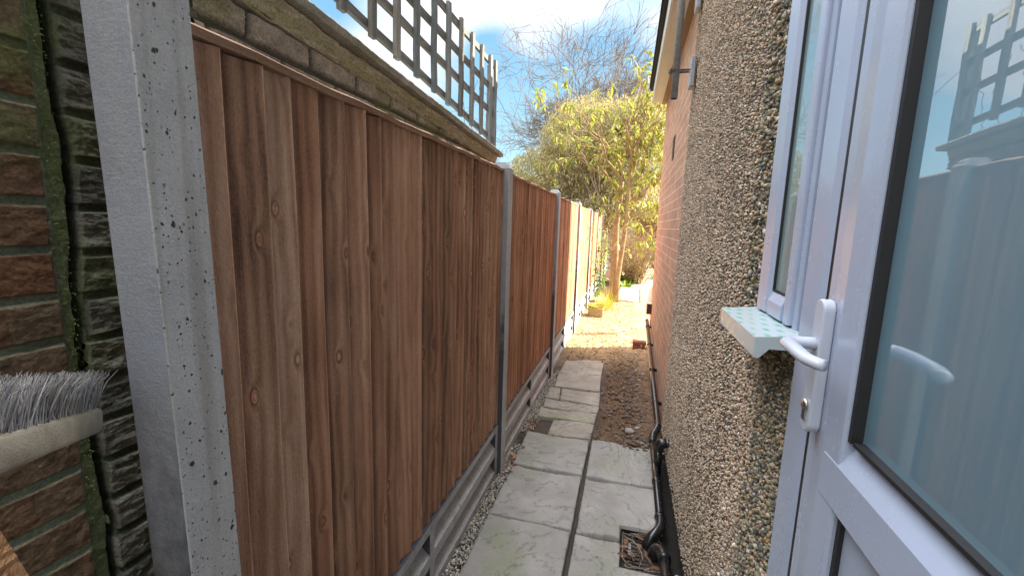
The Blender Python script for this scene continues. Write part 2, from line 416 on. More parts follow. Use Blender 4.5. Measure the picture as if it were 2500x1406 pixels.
M['leaf_green'] = leaf_mat('fresh_green_leaf', (.08,.17,.03), (.18,.30,.05))
M['leaf_dead'] = leaf_mat('dead_leaf', (.13,.06,.035), (.27,.14,.08), .1, .8)
M['bark'] = plain('pale_bark', (.34,.24,.14), .9, .2, vary=.35, scale=14, bump=1.0)
M['twig'] = plain('grey_twig', (.17,.13,.10), .9, .2, vary=.3)
M['bristle'] = attr_mat('bristle', .5, .1, 60, .4, .15)
M['broomwood'] = plain('weathered_broom_wood', (.46,.41,.32), .85, .2, vary=.25, scale=25, bump=.8)
M['terracotta'] = plain('brown_painted_boards', (.30,.15,.085), .7, .3, vary=.15)
M['farwhite'] = plain('pale_render', (.5,.47,.42), .8, .3, vary=.12, scale=2)
M['bare'] = plain('pale_bare_branch', (.21,.165,.13), .9, .2, vary=.4)
M['farroof'] = plain('grey_roof_tiles', (.22,.21,.20), .8, .3, vary=.2, scale=3)
M['path'] = plain('concrete_path', (.40,.33,.26), .9, .2, vary=.2, scale=3, bump=.4)

# ------------------------------------------------------------------ ground
def ground_h(x, y):
    h = .020*(fbm(x*3, y*3, seed=3)-.5) + .016*(fbm(x*14, y*14, seed=5, oct=3)-.5)
    return h
def soil_patch():
    xs = np.linspace(-1.6, 1.4, 240); ys = np.concatenate([np.arange(.6, 6, .013), np.arange(6, 9.4, .03)])
    X, Y = np.meshgrid(xs, ys)
    rub = np.clip((X+.14)/.06, 0, 1)*np.clip((Y-2.9)/.06, 0, 1)
    rub = np.maximum(rub, np.clip((Y-4.75)/.15, 0, 1))
    Z = -.018 + ground_h(X, Y) + rub*(.010+.030*np.abs(fbm(X*22, Y*22, seed=9, oct=4)-.5)*2)
    Z += .02*np.clip((X-.1)/.2, 0, 1)*np.clip((Y-2.95)/.1, 0, 1)
    Z = np.where(Y > 8.9, np.minimum(Z, -.012), Z)
    n = fbm(X*4, Y*4, seed=21); n2 = fbm(X*30, Y*30, seed=33, oct=3)
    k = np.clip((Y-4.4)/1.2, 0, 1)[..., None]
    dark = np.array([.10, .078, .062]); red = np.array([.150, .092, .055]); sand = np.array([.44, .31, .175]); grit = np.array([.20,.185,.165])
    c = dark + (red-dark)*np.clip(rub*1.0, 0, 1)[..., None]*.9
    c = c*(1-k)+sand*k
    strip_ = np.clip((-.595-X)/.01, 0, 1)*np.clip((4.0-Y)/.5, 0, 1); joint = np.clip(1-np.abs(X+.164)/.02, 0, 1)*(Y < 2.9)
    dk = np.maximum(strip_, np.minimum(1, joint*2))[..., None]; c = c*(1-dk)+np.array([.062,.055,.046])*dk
    c = c*(.65+.7*n)[..., None]*(.75+.5*n2)[..., None]
    gap_shade = np.clip((X-.262)/.012, 0, 1)*np.clip((3.0-Y)/.2, 0, 1)  # shade in the gap along the house wall, painted into the soil colour
    c = c*(1-gap_shade[..., None])+np.array([.022,.020,.018])*gap_shade[..., None]; Z = Z-.02*gap_shade
    ny, nx = X.shape; I = np.arange(ny*nx).reshape(ny, nx)
    F = np.stack([I[:-1,:-1], I[:-1,1:], I[1:,1:], I[1:,:-1]], -1).reshape(-1, 4)
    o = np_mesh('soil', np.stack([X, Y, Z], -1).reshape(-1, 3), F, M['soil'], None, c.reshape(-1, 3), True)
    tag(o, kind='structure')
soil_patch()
def big_ground():
    mb = MB(); S = 400
    mb.add([(-S,-S,-.07),(S,-S,-.07),(S,S,-.07),(-S,S,-.07)], [(0,1,2,3)])
    t = mat('garden_earth', (.16,.12,.08), .95, .1)
    n = t.noise(t.obj, 1.5, 8, .65)
    c = t.ramp(n, [(.35, (.10,.075,.045)), (.5, (.15,.12,.06)), (.62, (.10,.13,.035))])
    setc(t, c, None, t.bump(t.noise(t.obj, 25, 5, .7), .6, .03))
    tag(mb.build('ground', t.mt), kind='structure')
    mb = MB()
    mb.box((-.12, 9.2, -.06), (1.2, 24, -.004))
    tag(mb.build('path', M['path']), kind='structure')
    mb = MB(); mb.box((-1.6, 9.35, -.062), (-.10, 24, -.02)); 
    tag(mb.build('flower_bed', M['soil2'] if 'soil2' in M else plain('bed_soil', (.12,.08,.05), .95, .1, vary=.5, scale=30, bump=1)), kind='structure')
big_ground()

# generic stones: jittered icosahedra, as one numpy mesh
import bmesh
def ico(sub):
    bm = bmesh.new(); bmesh.ops.create_icosphere(bm, subdivisions=sub, radius=1)
    V = np.array([v.co[:] for v in bm.verts]); F = np.array([[v.index for v in f.verts] for f in bm.faces]); bm.free(); return V, F
IV1, IF1 = ico(1); IV2, IF2 = ico(2)
def rand_rot(n, rg):
    q = rg.normal(size=(n, 4)); q /= np.linalg.norm(q, axis=1)[:, None]
    a, b, c, d = q.T
    return np.stack([np.stack([1-2*(c*c+d*d), 2*(b*c-a*d), 2*(b*d+a*c)], -1), np.stack([2*(b*c+a*d), 1-2*(b*b+d*d), 2*(c*d-a*b)], -1),
                     np.stack([2*(b*d-a*c), 2*(c*d+a*b), 1-2*(b*b+c*c)], -1)], 1)
def stones(name, P, size, colr, material, parent=None, seed=1, jit=.22, shape=(1, .75, .5), sub=1, flat=None, smooth=True):
    """P (n,3), size (n,), colr (n,3); flat = axis index along which stones are squashed instead of a random turn"""
    rg = np.random.default_rng(seed); n = len(P); BV, BF = (IV1, IF1) if sub == 1 else (IV2, IF2)
    lib = [BV*(1+jit*(rg.random((len(BV), 1))-.5)*2) for _ in range(14)]
    L = np.stack(lib)[rg.integers(0, 14, n)]
    sh = np.array(shape)[None, :]*(1+.35*(rg.random((n, 3))-.5))
    L = L*sh[:, None, :]*size[:, None, None]
    Rm = rand_rot(n, rg)
    if flat == 'z':
        a = rg.random(n)*6.283; z = np.zeros(n); o = np.ones(n)
        Rm = np.stack([np.stack([np.cos(a), -np.sin(a), z], -1), np.stack([np.sin(a), np.cos(a), z], -1), np.stack([z, z, o], -1)], 1)
        Rm = Rm + (rg.random(Rm.shape)-.5)*.35
    L = np.einsum('nij,nvj->nvi', Rm, L) + P[:, None, :]
    V = L.reshape(-1, 3); F = (BF[None] + (np.arange(n)*len(BV))[:, None, None]).reshape(-1, 3)
    C = np.repeat(colr, len(BV), 0)
    return np_mesh(name, V, F, material, parent, C, smooth)
def palette(n, cols, wts, rg, var=.25):
    cols = np.array(cols); k = rg.choice(len(cols), n, p=np.array(wts)/sum(wts))
    return cols[k]*(1+var*(rg.random((n, 1))-.5)*2)*(1+.08*(rg.random((n, 3))-.5))

rg = np.random.default_rng(5)
def gravel():
    n = 8200
    Y = 1.0+rg.random(n)**1.25*3.3; X = -.675+rg.random(n)**1.3*.10
    wide = rg.random(n) < .12
    X = np.where(wide, -.66+rg.random(n)*.2, X)
    keep = (fbm(X*9, Y*5, seed=2) > .44) | (Y < 2.2)
    keep &= ~((X > -.60) & (Y < 2.88))
    X, Y = X[keep], Y[keep]; n = len(X)
    sz = .0034+.0050*rg.random(n)**1.6
    Z = -.012+ground_h(X, Y)+.010*rg.random(n)
    C = palette(n, [(.50,.47,.42),(.30,.28,.24),(.66,.62,.55),(.34,.24,.16),(.10,.10,.10)], [4,3,3.4,1.5,2], rg)
    tag(stones('gravel', np.stack([X, Y, Z], -1), sz, C, M['attr'], seed=3), kind='stuff')
gravel()
def rubble():
    n = 5200
    Y = 2.86+rg.random(n)*2.4; X = -.15+rg.random(n)**.8*.50
    far = rg.random(n) < .42
    Y = np.where(far, 4.7+rg.random(n)*4.2, Y); X = np.where(far, -.68+rg.random(n)*1.0, X)
    sz = .0035+.013*rg.random(n)**4 + .004*rg.random(n)
    sz *= np.where((X > .05) & (Y < 5.3), 1.25, .9)
    Z = -.002+ground_h(X, Y)+.012
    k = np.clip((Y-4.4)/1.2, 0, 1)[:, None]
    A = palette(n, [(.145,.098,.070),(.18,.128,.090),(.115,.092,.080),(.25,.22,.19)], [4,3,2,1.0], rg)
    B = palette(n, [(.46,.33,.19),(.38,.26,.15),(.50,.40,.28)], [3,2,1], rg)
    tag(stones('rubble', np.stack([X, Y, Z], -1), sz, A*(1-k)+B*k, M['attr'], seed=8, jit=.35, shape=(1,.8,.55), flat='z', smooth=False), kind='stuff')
    # crumbs swept on the slabs and along their edges
    n = 900
    pts = []
    for i in range(n):
        t = rg.random()
        if t < .4: x, y = -.165+rg.normal()*.03, 2.87+rg.normal()*.05
        elif t < .6: x, y = .23+rg.normal()*.02, 2.6+rg.random()*.25
        elif t < .8: x, y = -.6+rg.random()*.45, 3.6+rg.random()*1.2
        else: x, y = -.6+rg.random()*.85, 1.5+rg.random()*1.4
        pts.append((x, y, .0145+.001*rg.random()))
    sz = .0012+.003*rg.random(n)**3
    tag(stones('soil_crumbs', np.array(pts), sz, palette(n, [(.10,.08,.06),(.18,.14,.11)], [2,1], rg), M['attr'], seed=9, flat='z'), kind='stuff')
rubble()

# ------------------------------------------------------------------ paving slabs
def slab(corners, label, seed, group=None, notch=None, tint=(.36,.342,.322), green=.24, res=.0065, zt=.012, name='paving_slab'):
    """corners: near-left, near-right, far-right, far-left in x,y"""
    A, B, C_, D = [np.array(c, float) for c in corners]
    nu = int(max(np.linalg.norm(B-A), .1)/res)+2; nv = int(max(np.linalg.norm(D-A), .1)/res)+2
    U, Vv = np.meshgrid(np.linspace(0, 1, nu), np.linspace(0, 1, nv))
    P = (A*(1-U[..., None])+B*U[..., None])*(1-Vv[..., None]) + (D*(1-U[..., None])+C_*U[..., None])*Vv[..., None]
    X, Y = P[..., 0], P[..., 1]
    W_, H_ = np.linalg.norm(B-A), np.linalg.norm(D-A)
    edge = np.minimum(np.minimum(U, 1-U)*W_, np.minimum(Vv, 1-Vv)*H_)
    # wobbly edge
    wob = (fbm(X*40, Y*40, seed=seed+4, oct=2)-.5)*.004*(edge < .002)
    X = X+wob; Y = Y-wob
    th = (seed*1.7) % 3.1
    a = X*math.cos(th)+Y*math.sin(th); b = -X*math.sin(th)+Y*math.cos(th)
    base = fbm(a*2.2+seed, b*5.0, seed=seed, oct=6, gain=.52)
    lv = base*9; stp = np.floor(lv)+np.clip((lv-np.floor(lv))/.06, 0, 1)
    lv2 = fbm(a*5+9, b*11, seed=seed+7, oct=4)*8; stp2 = np.floor(lv2)+np.clip((lv2-np.floor(lv2))/.14, 0, 1)
    Z = zt + .0042*(stp-4.5) + .0016*(stp2-4) + .0022*(fbm(X*38, Y*38, seed=seed+2)-.5)
    Z -= .004*np.exp(-edge/.0025)
    gm = np.clip((fbm(X*5, Y*5, seed=seed+11)-.48)*5, 0, 1)*green
    st = fbm(X*9, Y*9, seed=seed+12, oct=4)
    c = np.array(tint)*(.66+.46*st)[..., None]
    c = c*(1-gm[..., None]) + np.array([.25,.27,.17])*gm[..., None]
    crack = np.abs((lv-np.floor(lv))-.05) < .07
    c = c*np.where(crack & (fbm(X*5, Y*5, seed=seed+5) > .45), .74, 1)[..., None]
    spot = vnoise(X*110, Y*110, seed=seed+3) > .985
    c = c*np.where(spot, .35, 1)[..., None]
    ny, nx = X.shape; I = np.arange(ny*nx).reshape(ny, nx)
    keep = np.ones((ny-1, nx-1), bool)
    if notch is not None:
        (nx0, nx1, ny0, ny1) = notch; cx = (X[:-1,:-1]+X[1:,1:])/2; cy = (Y[:-1,:-1]+Y[1:,1:])/2
        keep = ~((cx > nx0) & (cx < nx1) & (cy > ny0) & (cy < ny1))
    F = np.stack([I[:-1,:-1], I[:-1,1:], I[1:,1:], I[1:,:-1]], -1)[keep]
    V = np.stack([X, Y, Z], -1).reshape(-1, 3); n0 = len(V)
    # skirt round every boundary edge (also round the notch)
    ec = {}
    for q in F:
        for i in range(4):
            e = (q[i], q[(i+1) % 4]); k = (min(e), max(e))
            ec[k] = None if k in ec else e
    be = [e for e in ec.values() if e is not None]
    ids = sorted({i for e in be for i in e}); mp = {i: n0+k for k, i in enumerate(ids)}
    low = V[ids].copy(); low[:, 2] = -.03
    S = np.array([(e[1], e[0], mp[e[0]], mp[e[1]]) for e in be])
    V = np.vstack([V, low]); cc_ = np.vstack([c.reshape(-1, 3), c.reshape(-1, 3)[ids]*.85])
    o = np_mesh(name, V, np.vstack([F, S]), M['slab'], None, cc_, True)
    tag(o, label, 'paving slab', group); return o
G1 = 'riven paving slabs of the side passage'
gr = (.058, .262, 1.772, 2.045)
slab([(-.606,2.445),(-.176,2.432),(-.170,2.872),(-.612,2.872)], 'square riven grey slab at the front left, where the narrow stepping row begins', 11, G1)
slab([(-.150,2.430),(.262,2.432),(.265,2.905),(-.150,2.885)], 'square grey slab with diagonal ridges, bordering the bare rubble soil on its far side', 12, G1)
slab([(-.604,1.948),(-.178,1.950),(-.178,2.412),(-.604,2.425)], 'largest clean grey slab in the middle of the left column, beside the gravel strip', 13, G1, green=.35)
slab([(-.152,1.948),(.262,1.958),(.262,2.408),(-.150,2.412)], 'ridged greenish slab on the right, directly beyond the drain grate', 14, G1, notch=gr, green=.55)
slab([(-.602,1.38),(-.180,1.38),(-.180,1.930),(-.602,1.930)], 'nearest left slab with green algae on its outer edge, cut by the bottom of the photo', 15, G1, green=.6)
slab([(-.156,1.38),(.262,1.38),(.262,1.932),(-.154,1.930)], 'nearest right slab, cut out around the drain grate', 16, G1, notch=gr, green=.3)
TL = (.35,.315,.27)
slab([(-.468,2.895),(-.165,2.908),(-.158,3.16),(-.470,3.145)], 'first slab of the narrow stepping row, touching the big square slabs', 17, G1, tint=TL, green=.1)
slab([(-.600,3.152),(-.158,3.165),(-.150,3.332),(-.612,3.332)], 'long narrow slab strip with a green algae patch at its left end', 18, G1, tint=TL, green=.7)
slab([(-.588,3.348),(-.148,3.352),(-.140,3.488),(-.600,3.508)], 'thin split slab strip with a long crack across the stepping row', 19, G1, tint=TL, green=.1)
slab([(-.478,3.520),(-.145,3.505),(-.150,3.800),(-.502,3.790)], 'rectangular slab right of the small cut-off piece in the stepping row', 20, G1, tint=TL, green=.05)
slab([(-.600,3.522),(-.490,3.530),(-.514,3.775),(-.617,3.770)], 'smallest slab offcut, wedged at the left of the stepping row', 21, G1, tint=TL, green=.2)
slab([(-.575,3.815),(-.160,3.820),(-.170,4.238),(-.598,4.190)], 'slab with soil over its left edge, second from the far end of the stepping row', 22, G1, tint=TL, green=0)
slab([(-.590,4.205),(-.172,4.252),(-.171,4.775),(-.585,4.65)], 'last slab of the stepping row, half buried by the bare soil', 23, G1, tint=TL, green=0)
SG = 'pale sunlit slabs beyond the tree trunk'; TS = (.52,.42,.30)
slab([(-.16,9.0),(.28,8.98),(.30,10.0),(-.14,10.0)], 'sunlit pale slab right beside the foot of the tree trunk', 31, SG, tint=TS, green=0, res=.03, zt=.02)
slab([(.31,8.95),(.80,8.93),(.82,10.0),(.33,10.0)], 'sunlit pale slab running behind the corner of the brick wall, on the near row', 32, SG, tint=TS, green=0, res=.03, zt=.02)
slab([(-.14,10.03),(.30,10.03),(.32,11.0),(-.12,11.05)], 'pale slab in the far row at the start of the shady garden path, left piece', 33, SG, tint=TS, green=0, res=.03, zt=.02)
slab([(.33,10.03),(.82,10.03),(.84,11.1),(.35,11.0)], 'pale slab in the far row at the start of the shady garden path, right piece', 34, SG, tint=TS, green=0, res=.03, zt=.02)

# ------------------------------------------------------------------ fence
PY = [.487, 2.325, 4.10, 5.98, 7.86, 9.74, 11.62, 13.5, 15.4]     # near side of every post
PX0, PX1 = -.760, -.655; PW = .088; PT = 1.835
def post_mesh(y0, top, x0=PX0, x1=PX1):
    mb = MB(); ym = y0+PW/2
    # H-section: two flanges and a web, like a slotted concrete post
    mb.box((x0, y0, -.25), (x1, y0+PW, top-.03), bev=.0018)
    mb.box((x0+.012, y0+.012, top-.031), (x1-.012, y0+PW-.012, top-.010), bev=.003)
    e = .012
    vs = [(x0+.002,y0+.002,top-.031),(x1-.002,y0+.002,top-.031),(x1-.002,y0+PW-.002,top-.031),(x0+.002,y0+PW-.002,top-.031),
          (x0+e+.012,y0+e+.006,top),(x1-e-.012,y0+e+.006,top),(x1-e-.012,y0+PW-e-.006,top),(x0+e+.012,y0+PW-e-.006,top)]
    mb.add(vs, [(0,1,5,4),(1,2,6,5),(2,3,7,6),(3,0,4,7),(4,5,6,7)])
    return mb
def lean(mb, k):
    mb.v = [(v[0], v[1]-(v[2]-.85)*k, v[2]) for v in mb.v]; return mb
post_labels = ['huge pitted concrete fence post in the left foreground', 'grey concrete fence post between the first and second timber panels, standing in gravel',
  'concrete fence post just this side of where the sun reaches the fence', 'first fully sunlit concrete post, beyond the edge of the shadow',
  'sunlit concrete post behind the wicker planter', 'concrete post fifth from the camera, with leaf shadow on the panel beside it', 'concrete post just before the ivy starts', 'ivy-covered concrete post behind the tree trunk', 'farthest concrete post, at the end of the fence']
for i, y in enumerate(PY):
    pm_ = post_mesh(y if i else .474, PT+(.035 if i == 0 else (0.0 if i < 3 else -.01)), PX0 if i else -.742)
    if i == 0: lean(pm_, .020)
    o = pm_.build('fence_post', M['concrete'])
    tag(o, post_labels[i], 'fence post', 'concrete fence posts along the left')

GB_T = .315
def gravel_board(y0, y1, lab):
    """concrete board with two rows of two sunken fields"""
    xf, xr, xb = -.680, -.716, -.735       # face, recess bottom, back
    mb = MB(); zs = [-.06, .030, .130, .178, .278, GB_T]; L = y1-y0
    ys = [y0, y0+.045, (y0+y1)/2-.022, (y0+y1)/2+.022, y1-.045, y1]
    s = .016
    mb.add([(xb,y0,-.06),(xb,y1,-.06),(xb,y1,GB_T),(xb,y0,GB_T)], [(0,3,2,1)])
    mb.add([(xb,y0,GB_T),(xb,y1,GB_T),(xf,y1,GB_T),(xf,y0,GB_T)], [(0,1,2,3)])
    for i in range(5):
        for j in range(5):
            a, b, c, d = ys[i], ys[i+1], zs[j], zs[j+1]
            if j in (1, 3) and i in (1, 3):
                vo = [(xf,a,c),(xf,b,c),(xf,b,d),(xf,a,d)]; vi = [(xr,a+s*.6,c+.048),(xr,b-s*.6,c+.048),(xr,b-s*.6,d-s*.4),(xr,a+s*.6,d-s*.4)]
                mb.add(vo+vi, [(0,1,5,4),(1,2,6,5),(2,3,7,6),(3,0,4,7),(4,5,6,7)])
            else: mb.add([(xf,a,c),(xf,b,c),(xf,b,d),(xf,a,d)], [(0,1,2,3)])
    for yy in (y0, y1): mb.add([(xb,yy,-.06),(xf,yy,-.06),(xf,yy,GB_T),(xb,yy,GB_T)], [(0,1,2,3)])
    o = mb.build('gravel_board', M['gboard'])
    tag(o, lab, 'gravel board', 'concrete gravel boards under the fence panels')
nth = ['first', 'second', 'third', 'fourth', 'fifth', 'sixth', 'seventh', 'eighth']
def panel(y0, y1, lab, top, seed, parent_label=None):
    rr = random.Random(seed)
    root = thing('closeboard_fence', ((PX1-.04), (y0+y1)/2, GB_T), lab, 'fence panel', 'brown closeboard fence panels')
    ox, oy, oz = root.location
    nb = 22; L = y1-y0; wdt = L/nb; mb = MB()
    yb = [0]; 
    for k in range(nb): yb.append(yb[-1]+wdt*(1+.22*(rr.random()-.5)))
    sc_ = L/yb[-1]; yb = [v*sc_ for v in yb]
    for k in range(nb):
        a = y0+yb[k]-.018*(k > 0); b = y0+yb[k+1]; c = (rr.random(), rr.random(), (.15+.55*rr.random()) if y0 < 1 else .5+.35*rr.random())
        tp = top-.022+.006*(rr.random()-.5); bt = GB_T+.0015+.002*rr.random()
        x0 = -.706-.002*rr.random(); th = .020+.007*rr.random(); lean = .004*(rr.random()-.5)
        # wedge section (thin edge near, thick edge far) with a little cup and wave along the length
        ns = 14; vs = []; prof = [(0, .0015), (.30, .0045+.001*rr.random()), (.55, .009), (.85, th*.86), (.955, th), (1.0, th-.0012)]
        ph = rr.random()*6; am = .0015*rr.random()
        for s in range(ns+1):
            z = bt+(tp-bt)*s/ns
            for (u, d) in prof:
                vs.append((x0+d+am*math.sin(ph+z*4), a+(b-a)*u+lean*(z-1)+.0008*math.sin(ph*3+z*9), z))
            vs.append((x0-.002, b, z)); vs.append((x0-.002, a, z))
        m_ = len(prof)+2; fs = []
        for s in range(ns):
            for q in range(m_): fs.append((s*m_+q, s*m_+(q+1) % m_, (s+1)*m_+(q+1) % m_, (s+1)*m_+q))
        fs += [tuple(range(m_)), tuple(range(ns*m_+m_-1, ns*m_-1, -1))]
        mb.add([(v[0]-ox, v[1]-oy, v[2]-oz) for v in vs], fs, c)
        edge_t = ((5, 1.2), (4, .1), (0, -.75-.3*rr.random()), (1, -.25-.5*rr.random()), (2, .5*(rr.random()-.5)), (3, .35*(rr.random()-.4)))
        for s in range(ns+1):
            for e_, up_ in edge_t: mb.c[len(mb.c)-len(vs)+s*m_+e_] = (c[0], max(-1.0, min(2.0, c[1]+up_)), c[2])
    cap = MB(); c = (rr.random(), .8, rr.random())
    prof = [(-.745, top-.020), (-.682, top-.022), (-.680, top-.008), (-.703, top+.004), (-.745, top)]
    n = 24; vs = []
    for s in range(n+1):
        y = y0+(y1-y0)*s/n; j = .0015*math.sin(y*17+seed)+.001*math.sin(y*41)
        vs += [(p[0]+j*.7-ox, y-oy, p[1]+j-oz) for p in prof]
    fs = [(s*5+q, s*5+(q+1) % 5, (s+1)*5+(q+1) % 5, (s+1)*5+q) for s in range(n) for q in range(5)] + [(0,1,2,3,4), tuple(range(n*5+4, n*5-1, -1))]
    cap.add(vs, fs, c); cap.build('capping_rail', M['rail'], root)
    bk = MB()
    for z in (.45, 1.0, 1.6): bk.box((-.745-ox, y0-oy, z-oz), (-.711-ox, y1-oy, z+.06-oz), (rr.random(), .3, .2))
    bk.build('back_rails', M['rail'], root)
    nf = len(mb.f)
    for k in range(nb):
        for z in (1.72, 1.06, .50):
            y = y0+yb[k]+wdt*(.55+.1*rr.random()); zz_ = z+.02*(rr.random()-.5)
            mb.tube([(-.700-ox, y-oy, zz_-oz), (-.6956-ox, y-oy, zz_-oz)], .0022, 8)
    bo = mb.build('boards', [M['fence'], M['galv']], root)
    for p_ in bo.data.polygons[nf:]: p_.material_index = 1
panel_labels = ['largest brown closeboard panel, between the pitted foreground post and the next post, whole in shade',
  'second brown panel from the camera, entirely in shade', 'third panel, split by the vertical line between shade and sun', 'fully sunlit cream-looking panel directly past the shadow line',
  'sunlit panel dappled with leaf shadows', 'sunlit panel sixth along the fence', 'sunlit panel just before the ivy', 'farthest panel, behind ivy and the tree trunk']
tops = [1.802, 1.795, 1.79, 1.785, 1.785, 1.785, 1.785, 1.785]
for i in range(8):
    y0, y1 = (PY[i]+PW+.001 if i else .535), PY[i+1]-.001
    panel(y0, y1, panel_labels[i], tops[i], 40+i)
    gravel_board(y0, y1, nth[i]+' concrete gravel board from the camera, with sunken fields, '+['running along the gravel strip', 'beside the narrow stepping slabs', 'half in sun', 'left of the bare sunlit soil', 'behind the planter', 'fully sunlit past the planter', 'near the ivy', 'behind the tree trunk'][i])

# ------------------------------------------------------------------ old brick wall on the left (height field facing the alley)
WX = -.965
def wall_field(y0, y1, z0, z1, res, seed, mode):
    ys = np.arange(y0, y1+res, res); zs = np.arange(z0, z1+res, res)
    Y, Z = np.meshgrid(ys, zs)
    Yw = Y+.006*(fbm(Y*20, Z*20, seed=seed)-.5); Zw = Z+.008*(fbm(Y*9, Z*22, seed=seed+1)-.5)
    RH = .0755 if mode == 'top' else .0822
    zo = {'left': 1.2670, 'right': 1.2610, 'top': .0505}[mode]
    row = np.floor((Zw-zo)/RH); fz = (Zw-zo)/RH-row
    yo = {'left': -.0, 'right': .548, 'top': .16}[mode]
    u = (Yw-yo)/.225 + .5*(row % 2); colm = np.floor(u); fy = u-colm
    mz = np.minimum(fz, 1-fz)*RH; my = np.minimum(fy, 1-fy)*.225
    if mode == 'left':                                        # a straight green mortar band before the crack
        lim = .524+.010*(fbm(Z*6, Z*0+2, seed=3)-.5)
        my = np.minimum(np.where(Yw > lim, -.01, 9), np.where(colm == 0, np.abs(Yw-(.27 if False else .25)), my))
        my = np.where(Yw > lim, 0, np.minimum(np.maximum(np.abs((Yw-.253-.11*(row % 2)))-.0, 0), lim-Yw))
    edge = np.minimum(mz, my); brick = np.clip((edge-.0055)/.004, 0, 1)
    hsh = _hash(row, colm, row*0, seed)
    rough = fbm(Y*22+Z*6, Z*46, seed=seed+2, oct=5, gain=.55)
    depth = {'left': .006, 'right': .010, 'top': .016}[mode]
    rg_ = {'left': .004, 'right': .015, 'top': .024}[mode]
    X = WX-.010 + depth*brick + rg_*(rough-.5)*brick + .004*(fbm(Y*60, Z*60, seed=seed+3)-.5) + .004*(hsh-.5)*brick
    n = fbm(Y*8, Z*8, seed=seed+4, oct=5); n2 = fbm(Y*50, Z*50, seed=seed+5, oct=3)
    br = {'left': (np.array([.21,.105,.06]), np.array([.17,.145,.095])), 'right': (np.array([.13,.13,.115]), np.array([.20,.195,.16])), 'top': (np.array([.50,.42,.37]), np.array([.58,.52,.42]))}[mode]
    c = br[0]+(br[1]-br[0])*hsh[..., None]; c = c*(.6+.8*n2)[..., None]
    mo = {'left': np.array([.24,.28,.20]), 'right': np.array([.09,.105,.08]), 'top': np.array([.16,.165,.12])}[mode]
    c = mo*(.6+.8*n)[..., None]*(1-brick[..., None])+c*brick[..., None]
    ms = np.clip((n-.50)*6, 0, 1)*{'left': .75, 'right': .55, 'top': .6}[mode]
    if mode == 'left': ms = np.maximum(ms*np.clip((Z-1.5)*3+.35, 0, 1), np.clip((Yw-.519)/.005, 0, 1)*.85)
    if mode == 'right': ms = np.maximum(ms, 8*.1*np.clip((.556-Y+.02*(n-.5))/.012, 0, 1))
    ms = ms*(.55+.6*n2)
    moss = np.array([.15,.185,.07]) if mode != 'top' else np.array([.30,.31,.13])
    c = c*(1-ms[..., None])+moss*ms[..., None]
    X = X+ms*.004
    if mode == 'left': X = X-np.clip((Yw-.518)/.004, 0, 1)*.003
    # the crack between the two walls
    cy = .5465+.006*np.sin(Z*9.0)+.010*(fbm(Z*16, Z*0+5, seed=77)-.5)
    dd = np.abs(Y-cy)-.0030-.003*fbm(Z*30, Z*0, seed=78)
    if mode != 'top':
        cr = np.clip(1-dd/.003, 0, 1); X = X-.07*cr; c = c*(1-.9*cr[..., None])
    ny, nx = X.shape; I = np.arange(ny*nx).reshape(ny, nx)
    F = np.stack([I[:-1,:-1], I[:-1,1:], I[1:,1:], I[1:,:-1]], -1).reshape(-1, 4)
    return np.stack([X, Y, Z], -1).reshape(-1, 3), F, c.reshape(-1, 3)
root = thing('brick_wall', (WX-.1, 1.4, 0), 'old mossy brick garden wall rising behind the fence on the left, with a sloping coping', 'wall')
root.location = (0, 0, 0)
cyl = .527
fields = [wall_field(-.15, .3305, .62, 2.06, .004, 50, 'left'), wall_field(.33, .547, .62, 2.06, .0016, 50, 'left'), wall_field(.5475, .6405, .62, 2.06, .0016, 60, 'right'),
          wall_field(.6395, .812, .62, 2.06, .005, 60, 'right'), wall_field(.80, 3.02, 1.62, 2.06, .006, 70, 'top')]
V, F, Cc = [], [], []; nv_ = 0
for a, b, c_ in fields: V.append(a); F.append(b+nv_); Cc.append(c_); nv_ += len(a)
V = np.vstack(V); F = np.vstack(F); Cc = np.vstack(Cc)
def coping_z(y): return 2.105-.052*(y-1.0)
# clip the fields under the coping line
V[:, 2] = np.minimum(V[:, 2], coping_z(V[:, 1])-.085+.0*V[:, 1])
np_mesh('brickwork', V, F, M['oldbrick'], root, Cc, True)
mb = MB()
mb.box((WX-.215, -1.0, 0), (WX-.0865, 3.02, 1.97)); mb.box((WX-.085, .60, 1.6), (WX-.045, 3.015, 1.93)); mb.box((WX-.0855, .802, 0), (WX-.022, 3.018, 1.86)); mb.box((WX-.0855, -1.0, 0), (WX-.012, -.152, 1.98)); mb.box((WX-.0855, -.15, 0), (WX-.03, .801, .64))
mb.build('wall_core', plain('old_brick_core', (.15,.11,.08), .9, .2, vary=.4, scale=20, bump=.8), root)
